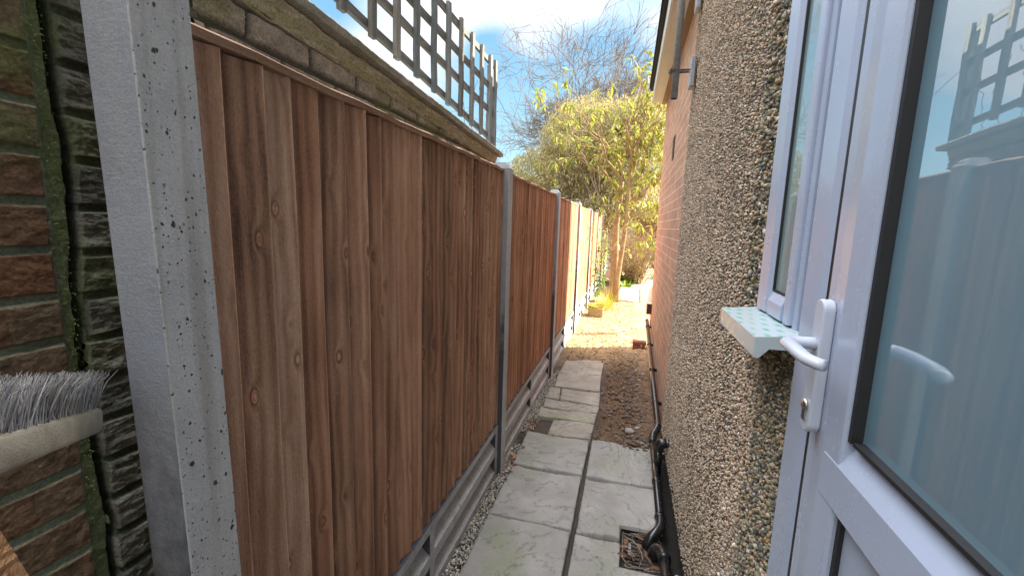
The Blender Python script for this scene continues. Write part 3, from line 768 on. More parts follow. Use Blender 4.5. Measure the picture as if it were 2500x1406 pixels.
# mortar fillet under the coping, then the coping slab, as wavy strips
def strip(profile_fn, y0, y1, n, cfn, name, material):
    ys = np.linspace(y0, y1, n); rows = []; cs = []
    for y in ys:
        p = profile_fn(y); rows.append([(a, y, b) for a, b in p]); cs.append([cfn(y, k) for k in range(len(p))])
    V = np.array(rows).reshape(-1, 3); k = len(rows[0]); I = np.arange(len(V)).reshape(n, k)
    J = np.concatenate([I, I[:, :1]], 1)
    F = np.stack([J[:-1,:-1], J[:-1,1:], J[1:,1:], J[1:,:-1]], -1).reshape(-1, 4)
    caps = [tuple(I[0])[::-1], tuple(I[-1])]
    me = bpy.data.meshes.new(name); me.from_pydata([tuple(v) for v in V], [], [tuple(int(i) for i in f) for f in F]+[tuple(int(i) for i in c) for c in caps])
    a = me.color_attributes.new('col', 'FLOAT_COLOR', 'POINT'); c4 = np.ones((len(V), 4), np.float32); c4[:, :3] = np.array(cs).reshape(-1, 3)
    a.data.foreach_set('color', c4.ravel())
    bm = bmesh.new(); bm.from_mesh(me); bmesh.ops.recalc_face_normals(bm, faces=bm.faces); bm.to_mesh(me); bm.free()
    return link_mesh(name, me, material, root)
f1 = lambda a, b, s=0: float(fbm(np.array([a*1.0]), np.array([b*1.0]), seed=s, oct=4)[0])-.5
def fillet(y):
    z = coping_z(y); nn = 9; pts = []
    for k in range(nn+1):
        t = k/nn
        pts.append((WX+.004+.024*t**1.3+.022*f1(y*9, t*4, 4)+.014*f1(y*45, t*9, 5), z-.088+.055*t+.004*f1(y*25, t*5, 6)))
    return pts+[(WX-.05, z-.031), (WX-.05, z-.088)]
def fcol(y, k):
    n = f1(y*4, k*.8, 8)+.5; g = max(0, min(1, (n-.45)*6))
    b = np.array([.66,.61,.46])*(.45+1.0*(f1(y*26, k*2.1, 9)+.5)); return b*(1-g*.6)+np.array([.52,.51,.24])*g*.6
strip(fillet, -.8, 3.01, 800, fcol, 'mortar_fillet', M['oldbrick'])
def cop(y):
    z = coping_z(y); j = .005*f1(y*11, 1, 11)+.004*f1(y*50, 3, 12)
    xo = -.905+j
    return [(-1.24, z-.030), (xo-.05, z-.030+.004*f1(y*22, 2, 13)), (xo-.004, z-.026+j*.6), (xo+.002, z-.006+j), (xo-.012, z+.006+j), (-1.0, z+.020), (-1.24, z+.03)]
def ccol(y, k):  # underside gets a darker grey, its shade painted into the coping colour
    n = f1(y*5, k, 15)+.5; g = max(0, min(1, (n-.5)*6)); b = (np.array([.36,.34,.30]) if k < 2 else np.array([.52,.51,.47]))*(.7+.6*(f1(y*30, k*3, 16)+.5))
    return b*(1-g*.5)+np.array([.30,.31,.13])*g*.5
strip(cop, -.8, 3.05, 420, ccol, 'coping', M['oldbrick'])
# moss tufts along the crack and joints
n = 500; yy = .521+rg.random(n)*.018; zz2 = .9+rg.random(n)*1.1
k = rg.random(n) < .5; 
P = np.stack([np.full(n, WX-.006)+.004*rg.random(n), yy, zz2], -1)
stones('moss', P, .0008+.0014*rg.random(n), palette(n, [(.17,.22,.07),(.24,.29,.11)], [1,1], rg), M['oldbrick'], root, seed=17)

# ------------------------------------------------------------------ trellis on the wall
root = thing('trellis', (-1.0, 3.1, 2.0), 'weathered grey-green timber lattice standing on the brick wall against the sky', 'trellis')
ox, oy, oz = root.location
mb = MB(); rr = random.Random(3)
ys_b = [3.085]+[2.972-.178*k for k in range(0, 19)]
def rail_z(j, y):
    lowz = 2.240-.083*(y-1.4); return [lowz, lowz+(2.605-lowz)*.36, lowz+(2.605-lowz)*.68, 2.605][j]
battens = []
for k, y in enumerate(ys_b):
    c = (rr.random(), rr.random(), rr.random()); wd = .036; m2 = MB()
    bz = rail_z(0, y)-.045; tz = 2.635+.012*(rr.random()-.5)
    if y > 2.9: bz = 1.985
    dx = .003*(rr.random()-.5); ln = .004*(rr.random()-.5)
    pts = []
    for s in range(9):
        z = bz+(tz-bz)*s/8; pts.append((-1.0+dx+.0015*math.sin(z*21+k), y+ln*(s/8)+.0015*math.sin(z*13+k*2), z))
    vs = []; 
    for p in pts:
        for a, b in ((0, -wd/2), (.018, -wd/2+.002), (.019, wd/2-.002), (0, wd/2)): vs.append((p[0]+a-ox, p[1]+b-oy, p[2]-oz))
    fs = [(s*4+q, s*4+(q+1) % 4, (s+1)*4+(q+1) % 4, (s+1)*4+q) for s in range(8) for q in range(4)]+[(0,1,2,3), (35,34,33,32)]
    m2.add(vs, fs, c); m2.build('batten', M['grey_wood'], root)
for j in range(4):
    m2 = MB(); c = (rr.random(), rr.random()*.6+.2, rr.random()); n = 40; vs = []
    for s in range(n+1):
        y = -.33+(3.09+.33)*s/n; z = rail_z(j, y)+.0015*math.sin(y*11+j)
        for a, b in ((-.0185, -.016), (-.0005, -.016), (-.0005, .016), (-.0185, .016)): vs.append((-1.0+a-ox, y-oy, z+b-oz))
    fs = [(s*4+q, s*4+(q+1) % 4, (s+1)*4+(q+1) % 4, (s+1)*4+q) for s in range(n) for q in range(4)]+[(0,1,2,3), (4*n+3,4*n+2,4*n+1,4*n)]
    m2.add(vs, fs, c); m2.build('rail', M['grey_rail'], root)
m2 = MB(); m2.box((-1.06-ox, 3.10-oy, 1.93-oz), (-1.015-ox, 3.135-oy, 2.62-oz), (.3,.4,.5), bev=.003); m2.build('end_post', M['grey_wood'], root)
# dry vine stems on the trellis end
vn = MB()
for s in range(5):
    p = Vector((-.985, 2.5+.12*s, 2.05)); pts = [p.copy()]
    for q in range(14):
        p = p+Vector((.006*(rr.random()-.5), .05*(rr.random()-.45), .045*rr.random())); pts.append(p.copy())
    vn.tube(pts, .0016, 4)
pts = [Vector((-.98, 3.1, 2.10+.3))]
p = pts[0].copy()
for q in range(26): p = p+Vector((.012*(rr.random()), .07, -.028+.03*(rr.random()-.5))); pts.append(p.copy())
vn.tube(pts, .0018, 4)
tag(vn.build('dry_vine', M['twig']), 'thin dry vine stems trailing off the far end of the trellis', 'vine')

# ------------------------------------------------------------------ house on the right
HX = .310
house = thing('house', (0,0,0), 'house on the right with pebbledashed wall, brick rear extension, white door and sidelight window', 'house')
mb = MB()
xb = HX+.012; xw = .62
# render backing with window and door opening
WIN = (.905, 1.118, 1.330, 2.15); DOOR_Y0, DOOR_Y1 = -.16, .872
mb.box((xb, 1.118, .12), (xw, 3.02, 5.0)); mb.box((xb, .905, .12), (xw, 1.1175, 1.288)); mb.box((xb, .905, 2.15), (xw, 1.1175, 5.0))
mb.box((xb, -.16, 2.15), (xw, .9045, 5.0)); mb.box((xb, -2.2, .12), (xw, -.1605, 5.0)); mb.box((xb, .873, .12), (xw, .9045, 1.30))
t = mat('pebbledash_bed', (.2,.17,.13), .9, .2)
vn_ = t.voro(t.obj, 95); vc = t.voro(t.obj, 95, out='Color')
sv = t.new('ShaderNodeSeparateColor', {0: vc}).outputs[0]
c = t.ramp(sv, [(0, (.10,.085,.07)), (.4, (.22,.18,.135)), (.8, (.36,.31,.25)), (1, (.5,.45,.38))])
c = t.mix(t.ramp(vn_, [(.3, 0), (.6, 1)]), c, (.10,.09,.06))
setc(t, c, None, t.bump(t.math('MULTIPLY', vn_, -1), .8, .01))
mb.build('render_backing', t.mt, house)
def pebbles():
    rg = np.random.default_rng(12)
    def region(n, y0, y1, z0, z1, s0, s1):
        Y = y0+rg.random(n)*(y1-y0); Z = z0+rg.random(n)*(z1-z0); S = s0+(s1-s0)*rg.random(n)**2; return Y, Z, S
    A = [region(70000, 1.10, 3.025, .13, 3.5, .0030, .0061), region(12500, .873, 1.118, .13, 1.285, .0030, .0064), region(2500, 1.118, 1.32, .13, 2.4, .0045, .0085)]
    Y = np.concatenate([a[0] for a in A]); Z = np.concatenate([a[1] for a in A]); S = np.concatenate([a[2] for a in A])
    # sparser band of bigger, darker stones beside the door and window
    band = (Y < np.where(Z > 1.3, 1.30, 1.10)+.05*(fbm(Z*6, Z*0, seed=4)-.5))
    drop = band & (rg.random(len(Y)) < .60); Y, Z, S, band = Y[~drop], Z[~drop], S[~drop], band[~drop]
    S = np.where(band, S*1.18, S)
    n = len(Y)
    bell = np.clip((.26-Z)/.14, 0, 1)**2*.016
    bare_ = (fbm(Y*5, Z*5, seed=44, oct=4) > .64) & (rg.random(n) < .6); S = np.where(bare_, S*.6, S)
    X = xb-.001-S*.30*rg.random(n)-bell
    C = palette(n, [(.54,.42,.315),(.43,.33,.245),(.60,.49,.38),(.27,.21,.165),(.47,.31,.20),(.40,.34,.29),(.64,.57,.49)], [5,4.5,3,3,2,2.5,.8], rg, .22)
    C2 = palette(n, [(.36,.30,.22),(.20,.17,.13),(.10,.11,.11),(.38,.25,.14),(.52,.47,.39),(.28,.26,.16)], [3,3,2.5,1.6,1.2,2], rg, .2)
    C = np.where(band[:, None], C2, C)
    damp = np.clip((.7-Z)/.5, 0, 1)[:, None]*.28
    C = C*(1-damp)+np.array([.10,.11,.06])*damp
    stones('pebbledash', np.stack([X, Y, Z], -1), S, C, M['attr'], house, seed=13, jit=.28, shape=(.85, .9, .62), smooth=True)
pebbles()
# corner return of the main house, upper mass and roof
mb = MB(); mb.box((xw+.002, -2.2, 0), (6.2, 3.018, 5.0)); mb.build('inner_mass', M['farwhite'], house)
mb = MB(); mb.add([(.05,-2.4,4.95),(6.4,-2.4,4.95),(6.4,3.2,4.95),(.05,3.2,4.95),(3.2,-2.4,6.9),(3.2,3.2,6.9)], [(0,3,5,4),(1,4,5,2),(0,4,1),(3,2,5),(0,1,2,3)]); mb.build('roof', M['roof'], house)
mb = MB(); mb.box((.340, .873, -.2), (xw-.002, 3.019, .1195)); mb.box((HX-.004, .873, .112), (.33, 3.03, .1185), bev=.001)
mb.build('plinth', M['black'], house)
# brick extension
EX, EY0, EY1, EZ = .330, 3.021, 5.62, 3.06
mb = MB(); mb.box((EX, EY0, -.2), (4.6, EY1, EZ)); mb.build('brick_extension', M['redbrick'], house)
# lean-to roof, fascia, soffit, gutter edge
mb = MB(); p = [(.12, 3.16), (.12, 3.19), (4.9, 4.15), (4.9, 4.12)]
mb.prism([(a, b) for a, b in p], 1, EY0+.001, EY1+.10); mb.build('extension_roof', M['roof'], house)
mb = MB(); mb.box((.165, 3.0+.03, 2.985), (.187, EY1+.09, 3.155), bev=.002); mb.build('fascia', M['fascia'], house)
mb = MB(); mb.box((.1875, 3.03, 2.995), (.283, EY1+.085, 3.007)); mb.build('soffit', M['fascia'], house)
mb = MB(); mb.box((.2835, 3.03, 2.975), (EX-.001, EY1+.085, 3.010)); mb.build('soffit_trim', plain('brown_soffit', (.26,.17,.10), .6, .4), house)
mb = MB(); mb.box((.135, 3.03, 3.135), (.1645, EY1+.10, 3.175), bev=.004); mb.build('gutter', M['black'], house)
mb = MB(); mb.add([(EX,EY1-.001,3.06),(4.6,EY1-.001,3.06),(4.6,EY1-.001,4.05),(EX,EY1-.001,3.17)], [(0,1,2,3)]); mb.add([(EX,EY1-.06,3.06),(4.6,EY1-.06,3.06),(4.6,EY1-.06,4.05),(EX,EY1-.06,3.17)], [(0,1,2,3)]); mb.build('gable_end', M['redbrick'], house)
# dark air brick high on the extension
mb = MB(); mb.box((EX-.006, 4.06, 2.10), (EX+.01, 4.20, 2.30), bev=.002)
for k in range(5): mb.box((EX-.0085, 4.07, 2.118+k*.036), (EX-.006, 4.19, 2.130+k*.036))
mb.build('air_vent', M['gasket'], house)
# cables on the brick wall
mb = MB()
mb.tube([(EX-.006, 3.1+.1*k, .22+.002*math.sin(k*1.7)+.006*k) for k in range(25)], .004, 6); mb.build('cable', M['cable'], house)

# --- window (sidelight) : frame profiles along z and y
UP = M['upvc']
fx = .306                       # outer face of the frames
win = MB()
def vframe(mb, ya, yb, z0, z1, fa, fb, face=fx, depth=.06, bead=.008):
    """upright; fa/fb: sloped bead on the near (lower y) / far side, reaching back by 'bead' """
    prof = []
    prof.append((face, ya+(.014 if fa else .002))); prof.append((face, yb-(.014 if fb else .002)))
    if fb: prof += [(face+bead, yb)]
    else: prof += [(face+.002, yb)]
    prof += [(face+depth, yb), (face+depth, ya)]
    prof += [(face+bead, ya)] if fa else [(face+.002, ya)]
    mb.prism(prof, 2, z0, z1)
win_parent = bpy.data.objects.new('window', None); col.objects.link(win_parent); win_parent.parent = house
Wy0, Wy1, Wz0, Wz1 = .921, 1.128, 1.322, 2.12
m2 = MB()
vframe(m2, 1.052, Wy1, Wz0, Wz1, True, False)
vframe(m2, Wy0, .962, Wz0, Wz1, False, True)
m2.prism([(fx, Wz0), (fx, Wz0+.030), (fx+.009, Wz0+.050), (fx+.06, Wz0+.050), (fx+.06, Wz0)], 1, .963, 1.051)
m2.prism([(fx, Wz1), (fx, Wz1-.030), (fx+.009, Wz1-.050), (fx+.06, Wz1-.050), (fx+.06, Wz1)], 1, .963, 1.051)
m2.build('window_frame', UP, win_parent, .0015)
m2 = MB(); m2.box((fx+.012, .9625, Wz0+.0505), (fx+.020, 1.0515, Wz1-.0505)); m2.build('glass_pane', M['pane'], win_parent)
m2 = MB()
for a, b in ((.9628, .9655), (1.0475, 1.0512)): m2.box((fx+.007, a, Wz0+.051), (fx+.0115, b, Wz1-.051))
m2.box((fx+.007, .967, Wz0+.051), (fx+.0115, 1.047, Wz0+.0545)); m2.build('gasket', M['gasket'], win_parent)
# coupling strips between window and door frame
m2 = MB()
for k, (a, b, d) in enumerate([(.9005, .9205, .008), (.890, .900, .014)]): m2.box((fx+d, a, 1.31), (fx+.05, b, Wz1), bev=.002)
m2.build('coupling_strip', UP, house)
# sill with printed protective film
sill = MB()
prof = [(.236, 1.309), (.318, 1.318), (.318, 1.288), (.262, 1.287), (.246, 1.268), (.237, 1.270)]
sill.prism(prof, 1, .858, 1.158)
st = mat('sill_film', (.6,.63,.66), .3, .5)
s = st.new('ShaderNodeSeparateXYZ', {0: st.obj}); 
u = st.math('MULTIPLY', st.math('ADD', s.outputs[1], st.math('MULTIPLY', s.outputs[0], .6)), 19.0); v = st.math('MULTIPLY', s.outputs[0], 50.0)
v = st.math('ADD', v, st.math('MULTIPLY', st.math('FLOOR', u), .5))
fu = st.math('FRACT', u); fv = st.math('FRACT', v)
inb = lambda f, a, b: st.math('MULTIPLY', st.math('GREATER_THAN', f, a), st.math('LESS_THAN', f, b))
rect = st.math('MULTIPLY', inb(fu, .18, .62), inb(fv, .22, .68)); bar = st.math('MULTIPLY', inb(fu, .72, .82), inb(fv, .2, .8))
inner = st.math('MULTIPLY', inb(fu, .30, .50), inb(fv, .36, .54))
geo = st.new('ShaderNodeNewGeometry'); nz = st.new('ShaderNodeSeparateXYZ', {0: geo.outputs['Normal']}).outputs[2]
topm = st.math('GREATER_THAN', nz, .7)
chk = st.math('GREATER_THAN', st.math('FRACT', st.math('MULTIPLY', st.math('ADD', st.math('FLOOR', u), st.math('MULTIPLY', st.math('FLOOR', v), 2.0)), .3333)), .5)
c = st.mix(st.math('MULTIPLY', st.math('MULTIPLY', rect, topm), st.math('ADD', .35, st.math('MULTIPLY', chk, .6))), (.44,.50,.54), (.17,.42,.34))
c = st.mix(st.math('MULTIPLY', st.math('MULTIPLY', inner, topm), .8), c, (.12,.42,.22))
c = st.mix(st.math('MULTIPLY', st.math('MULTIPLY', bar, topm), .6), c, (.35,.48,.60))
front = st.math('LESS_THAN', nz, .3)
wearm = st.math('MULTIPLY', st.ramp(st.noise(st.mapv(st.obj, (1, 30, 60)), 1, 4, .6), [(.5, 0), (.53, 1)]), st.math('MULTIPLY', front, inb(s.outputs[1], .93, 1.15)))
c = st.mix(st.math('MULTIPLY', wearm, .75), c, (.78,.60,.40))
setc(st, c)
sill.build('window_sill', st.mt, win_parent, .0012)

# --- door frame and door
DZ1 = 2.12
m2 = MB()
prof = [(fx+.012, .889), (fx, .860), (fx, .800), (fx+.004, .7835), (fx+.07, .7835), (fx+.07, .889)]
m2.prism(prof, 2, .05, DZ1)
m2.prism([(fx, DZ1+.001), (fx, 2.06), (fx+.016, 2.035), (fx+.07, 2.035), (fx+.07, DZ1+.001)], 1, -.16, .782)
m2.prism([(fx, -.235), (fx, -.165), (fx+.016, -.145), (fx+.07, -.145), (fx+.07, -.235)], 2, .05, DZ1)
m2.build('door_frame', UP, house, .0015)
m2 = MB(); m2.box((fx+.0045, .7745, .06), (fx+.06, .7832, 2.03)); m2.build('door_gasket', M['gasket'], house)
door = bpy.data.objects.new('door', None); col.objects.link(door); door.parent = house
dx = fx-.004
m2 = MB()
# handle stile
m2.prism([(dx+.008, .774), (dx+.006, .746), (dx-.002, .700), (dx-.002, .651), (dx+.002, .648), (dx+.055, .648), (dx+.055, .774)], 2, .07, 2.03)
# middle rail (flat face, broad sloping bead above)
m2.prism([(dx-.003, 1.120), (dx-.003, 1.183), (dx+.018, 1.222), (dx+.055, 1.222), (dx+.055, 1.108), (dx+.012, 1.108)], 1, -.08, .692)
# lower stile edge and top/bottom rails, hinge stile
m2.prism([(dx, 2.03), (dx, 1.955), (dx+.017, 1.942), (dx+.055, 1.942), (dx+.055, 2.03)], 1, -.08, .6675)
m2.prism([(dx, .07), (dx, .20), (dx+.012, .215), (dx+.055, .215), (dx+.055, .07)], 1, -.08, .6675)
m2.prism([(dx, -.08), (dx, -.142), (dx+.055, -.142), (dx+.055, -.062), (dx+.017, -.062)], 2, .07, 2.03)
m2.build('door_leaf', UP, door, .0015)
m2 = MB(); m2.box((dx+.012, -.0615, .2155), (dx+.045, .6475, 1.1075)); m2.build('lower_panel', UP, door)
m2 = MB(); m2.box((dx+.006, .638, .22), (dx+.0275, .6475, 1.107)); m2.build('panel_gasket', M['gasket'], door)
GLX = dx+.028
m2 = MB(); m2.box((0, -.0615, 1.2225), (.012, .6396, 1.9415))
gp = m2.build('glass_pane', M['frost'], door); gp.location = (GLX-.021, 0, 0); gp.rotation_euler = (0, 0, R_(-.9))
m2 = MB()
m2.box((dx+.0035, .6400, 1.2225), (dx+.040, .6478, 1.9415)); m2.box((dx+.0035, -.0615, 1.2222), (dx+.0278, .6338, 1.2275)); m2.build('glazing_gasket', M['gasket'], door)
# handle: backplate, lever, cylinder
def backplate():
    m2 = MB(); y0, y1, z0, z1 = .727, .760, 1.190, 1.402; prof = []; rr_ = (y1-y0)/2; yc = (y0+y1)/2
    for k in range(13): a = math.pi*k/12; prof.append((yc+rr_*math.cos(a), z1-rr_+rr_*math.sin(a)))
    for k in range(13): a = math.pi+math.pi*k/12; prof.append((yc+rr_*math.cos(a), z0+rr_+rr_*math.sin(a)))
    m2.prism(prof, 0, dx-.014, dx+.003); return m2
backplate().build('handle_backplate', M['handle'], door, .003, 3)
m2 = MB()
def arc(c, r0, a0, a1, n): return [(c[0]+r0*math.cos(a0+(a1-a0)*k/n), c[1]+r0*math.sin(a0+(a1-a0)*k/n)) for k in range(n+1)]
pts = [(dx-.010, .744, 1.332), (dx-.024, .744, 1.332), (dx-.040, .744, 1.332)]
for (x_, y_) in arc((dx-.040, .730), .014, math.pi/2, math.pi, 5)[1:]: pts.append((x_, y_, 1.332))
pts += [(dx-.056, .705, 1.332), (dx-.057, .675, 1.331), (dx-.056, .650, 1.330), (dx-.050, .632, 1.330), (dx-.044, .626, 1.330)]
m2.tube(pts, [.0115, .0112, .0108, .0108, .0108, .0108, .0108, .0108, .0106, .0104, .0100, .0098, .0092, .0080], 14, flat=.85)
m2.build('handle_lever', M['handle'], door)
m2 = MB(); m2.tube([(dx-.0125, .7435, 1.234), (dx-.019, .7435, 1.234)], .0085, 16); m2.box((dx-.0185, .739, 1.208), (dx-.0123, .748, 1.232), bev=.002)
m2.build('lock_cylinder', M['chrome'], door)

# ------------------------------------------------------------------ mast pole on the corner of the house
mast = thing('mast_pole', (.20, 3.02, 2.45), 'grey steel pole clamped upright on brackets at the top corner of the pebbledashed wall', 'pole')
ox, oy, oz = mast.location
def mp(v): return (v[0]-ox, v[1]-oy, v[2]-oz)
PXm, PYm = .205, 2.86
m2 = MB(); m2.tube([mp((PXm, PYm, 2.27)), mp((PXm, PYm, 4.2))], .0205, 20); m2.build('pole', M['galv'], mast)
m2 = MB(); m2.tube([mp((PXm, PYm, 2.2702)), mp((PXm, PYm, 2.268))], .0178, 20); m2.build('pole_bore', M['black'], mast)
for zc in (2.41, 2.83):
    m2 = MB(); m2.box(mp((HX-.028, PYm-.040, zc-.085)), mp((HX-.002, PYm+.045, zc+.085)), bev=.004)
    m2.box(mp((HX-.034, PYm-.02, zc-.004)), mp((HX-.0285, PYm-.008, zc+.008))); m2.build('bracket', M['galv'], mast)
    m2 = MB()
    m2.box(mp((PXm-.028, PYm-.022, zc+.008)), mp((HX-.0285, PYm-.017, zc+.018))); m2.box(mp((PXm-.028, PYm+.017, zc+.008)), mp((HX-.0285, PYm+.022, zc+.018)))
    m2.box(mp((PXm-.034, PYm-.030, zc+.002)), mp((PXm-.026, PYm+.030, zc+.024)), bev=.002)
    m2.tube([mp((PXm-.040, PYm-.020, zc+.013)), mp((PXm-.026, PYm-.020, zc+.013))], .006, 6); m2.tube([mp((PXm-.040, PYm+.020, zc+.013)), mp((PXm-.026, PYm+.020, zc+.013))], .006, 6)
    m2.build('clamp', M['steel_dark'], mast)

# ------------------------------------------------------------------ waste pipes
pipe = thing('waste_pipe', (.26, 3.0, 0), 'long dusty black waste pipe clipped low along the brick wall, running to the drain', 'pipe')
ox, oy, oz = pipe.location
def smooth_pts(pts, k=6):
    P = [Vector(p) for p in pts]; P = [P[0]*2-P[1]]+P+[P[-1]*2-P[-2]]; out = []
    for i in range(1, len(P)-2):
        for q in range(k):
            t = q/k; a, b, c, d = P[i-1], P[i], P[i+1], P[i+2]
            out.append(.5*((2*b)+(c-a)*t+(2*a-5*b+4*c-d)*t*t+(3*b-a-3*c+d)*t**3))
    return [tuple(v) for v in out]+[tuple(P[-2])]
def tb(pts, r, name, m_, n=18, par=pipe, o=(.26, 3.0, 0), sm=False):
    if sm: pts = smooth_pts(pts)
    m2 = MB(); m2.tube([(a-o[0], b-o[1], c-o[2]) for a, b, c in pts], r, n); return m2.build(name, m_, par)
tb([(.284, 3.00, .145), (.285, 3.9, .215), (.287, 4.9, .315), (.288, 5.45, .375)], .0215, 'upper_run', M['brownpipe'])
tb([(.285, 3.03, .148), (.283, 2.985, .142), (.270, 2.945, .128), (.252, 2.905, .112), (.2465, 2.865, .099), (.2465, 2.83, .093)], .0245, 'elbow', M['blackpipe'], sm=True)
tb([(.2465, 2.84, .093), (.246, 2.42, .072), (.247, 2.08, .055)], .0205, 'lower_run', M['blackpipe'])
tb([(.2465, 2.85, .0945), (.2465, 2.835, .0935)], .0270, 'elbow_collar', M['blackpipe'])
tb([(.2465, 2.43, .0725), (.2465, 2.395, .0708)], .0245, 'coupling', M['blackpipe'])
tb([(.247, 2.115, .057), (.247, 2.07, .054), (.240, 2.035, .050), (.220, 2.005, .042), (.196, 1.985, .022), (.184, 1.975, -.015), (.182, 1.972, -.06)], .0235, 'outlet_bend', M['blackpipe'], sm=True)
tb([(.247, 2.12, .0572), (.247, 2.10, .056)], .0265, 'outlet_collar', M['blackpipe'])
for y in (3.32, 3.95, 4.6, 5.2):
    z = .145+(y-3.0)*.092; m2 = MB(); m2.tube([(.2855-ox, y-.012-oy, z-oz), (.2855-ox, y+.012-oy, z-oz)], .0245, 14); m2.box((.296-ox, y-.010-oy, z-.012), (.331-ox, y+.010-oy, z+.012))
    m2.build('pipe_clip', M['blackpipe'], pipe)
tee = thing('branch_pipe', (.26, 2.6, 0), 'short thick black pipe coming out of the pebbledashed wall and bending down beside the elbow', 'pipe')
o2 = (.26, 2.6, 0)
tb([(.335, 2.60, .215), (.292, 2.60, .215)], .0260, 'wall_stub', M['blackpipe'], 18, tee, o2)
tb([(.300, 2.60, .215), (.280, 2.60, .214), (.268, 2.60, .204), (.263, 2.60, .186), (.262, 2.598, .165)], .0285, 'bend', M['blackpipe'], 18, tee, o2, True)
tb([(.2622, 2.598, .172), (.261, 2.59, .110), (.259, 2.565, .02)], .0245, 'drop_pipe', M['blackpipe'], 18, tee, o2)
soilp = thing('drain_pipe', (.24, 1.7, 0), 'nearest glossy black pipe, running from the drain grate to the bottom edge of the photo', 'pipe')
o3 = (.24, 1.7, 0)
tb([(.205, 1.905, -.06), (.207, 1.903, -.01), (.212, 1.897, .030), (.224, 1.880, .054), (.238, 1.850, .064), (.246, 1.815, .066)], .0265, 'elbow', M['blackpipe'], 18, soilp, o3, True)
tb([(.246, 1.825, .066), (.246, 1.808, .066)], .0290, 'collar', M['blackpipe'], 18, soilp, o3)
tb([(.246, 1.82, .066), (.252, 1.5, .068), (.258, 1.15, .070)], .0235, 'pipe_run', M['blackpipe'], 18, soilp, o3)
knob = MB(); knob.tube([(.282, 1.60, .10), (.270, 1.60, .16), (.268, 1.60, .175)], [.018, .018, .008], 14)
tag(knob.build('pipe_cap', plain('grey_plastic_cap', (.35,.36,.37), .4)), 'small grey rounded cap at the foot of the pebbledash, bottom edge of the photo', 'pipe cap')

# ------------------------------------------------------------------ drain grate
gt = thing('drain_grate', (.16, 1.908, 0), 'black square drain grate clogged with twigs and dead leaves in the paving', 'drain')
x0, x1, y0, y1 = -.098, .098, -.132, .133
m2 = MB(); 
m2.box((x0, y0, -.14), (x1, y1, -.13)); m2.box((x0, y0, -.13), (x0+.004, y1, .006)); m2.box((x1-.004, y0, -.13), (x1, y1, .006)); m2.box((x0+.004, y0, -.13), (x1-.004, y0+.004, .006)); m2.box((x0+.004, y1-.004, -.13), (x1-.004, y1, .006))
m2.build('gully', M['black'], gt)
m2 = MB(); a = .022
m2.box((x0+a-.012, y0+a-.012, -.022), (x1-a+.012, y0+a, -.010)); m2.box((x0+a-.012, y1-a, -.022), (x1-a+.012, y1-a+.012, -.010))
m2.box((x0+a-.012, y0+a, -.022), (x0+a, y1-a, -.010)); m2.box((x1-a, y0+a, -.022), (x1-a+.012, y1-a, -.010))
for k in range(1, 7): xx = x0+a+(x1-x0-2*a)*k/7; m2.box((xx-.0022, y0+a, -.020), (xx+.0022, y1-a, -.011))
for k in range(1, 9): yy_ = y0+a+(y1-y0-2*a)*k/9; m2.box((x0+a, yy_-.0018, -.0215), (x1-a, yy_+.0018, -.0125))
m2.build('grille', M['iron'], gt)
m2 = MB(); m2.box((-.064, -.02, -.009), (-.050, .055, -.006), bev=.001); m2.build('label_plate', M['galv'], gt)
rr = random.Random(19)
def twig(mb, p, L, r, curl, seed, rise=.3):
    q = random.Random(seed); p = Vector(p); a = q.random()*6.28; pts = [p.copy()]; n = 9
    for k in range(n):
        a += curl*(.5+q.random()); p = p+Vector((math.cos(a), math.sin(a), rise*(q.random()-.4)))*L/n
        p.x = min(.245, max(.07, p.x)); p.y = min(2.02, max(1.79, p.y)); p.z = max(-.008, min(.05, p.z))
        pts.append(p.copy())
    mb.tube(pts, [r*(1-.5*k/n) for k in range(n+1)], 5)
specs = [(.12, 1.84, .30, .0026, .75, 1), (.20, 1.97, .34, .0022, .6, 2), (.10, 2.0, .22, .002, -.3, 3), (.16, 1.86, .20, .003, .2, 4), (.09, 1.82, .2, .0022, .35, 5), (.22, 1.9, .18, .002, -.5, 7),
         (.14, 1.95, .26, .0017, .9, 8), (.08, 1.9, .17, .0018, -.2, 9), (.19, 1.82, .2, .0024, .4, 10), (.13, 2.0, .18, .0014, .1, 11)]
tw = MB()
for (x, y, L, r, cu, sd) in specs: twig(tw, (x, y, .006), L, r, cu, sd)
tag(tw.build('twigs', plain('dry_twig', (.30,.25,.20), .8, vary=.3)), 'tangle of bent pale twigs lying over the drain grate', 'twigs', None, 'stuff')
def leaf_verts(p, d, n, L, W, fold=.15, droop=0.):
    """a folded, slightly bent leaf from base p along d: 2x3 quads"""
    d = d.normalized(); s = d.cross(n).normalized(); n = s.cross(d)
    out = []
    for t, wv in ((0, .12), (.3, .85), (.65, .9), (1, .06)):
        c = p+d*(L*t)-Vector((0,0,1))*(droop*L*t*t)
        out += [c-s*(W*wv*.5)+n*(fold*W*wv), c, c+s*(W*wv*.5)+n*(fold*W*wv)]
    return out
LF = [(0,1,4,3),(1,2,5,4),(3,4,7,6),(4,5,8,7),(6,7,10,9),(7,8,11,10)]
def rv(q): return Vector((q.gauss(0,1), q.gauss(0,1), q.gauss(0,1))).normalized()
dl = MB()
for k in range(20):
    p = Vector((.075+rr.random()*.17, 1.79+rr.random()*.24, -.006+.03*rr.random())); d = rv(rr); d.z *= .3
    dl.add(leaf_verts(p, d, Vector((0,0,1))+rv(rr)*.6, .03+.045*rr.random(), .010+.016*rr.random(), .25, .1), LF, (rr.random(),0,0), True)
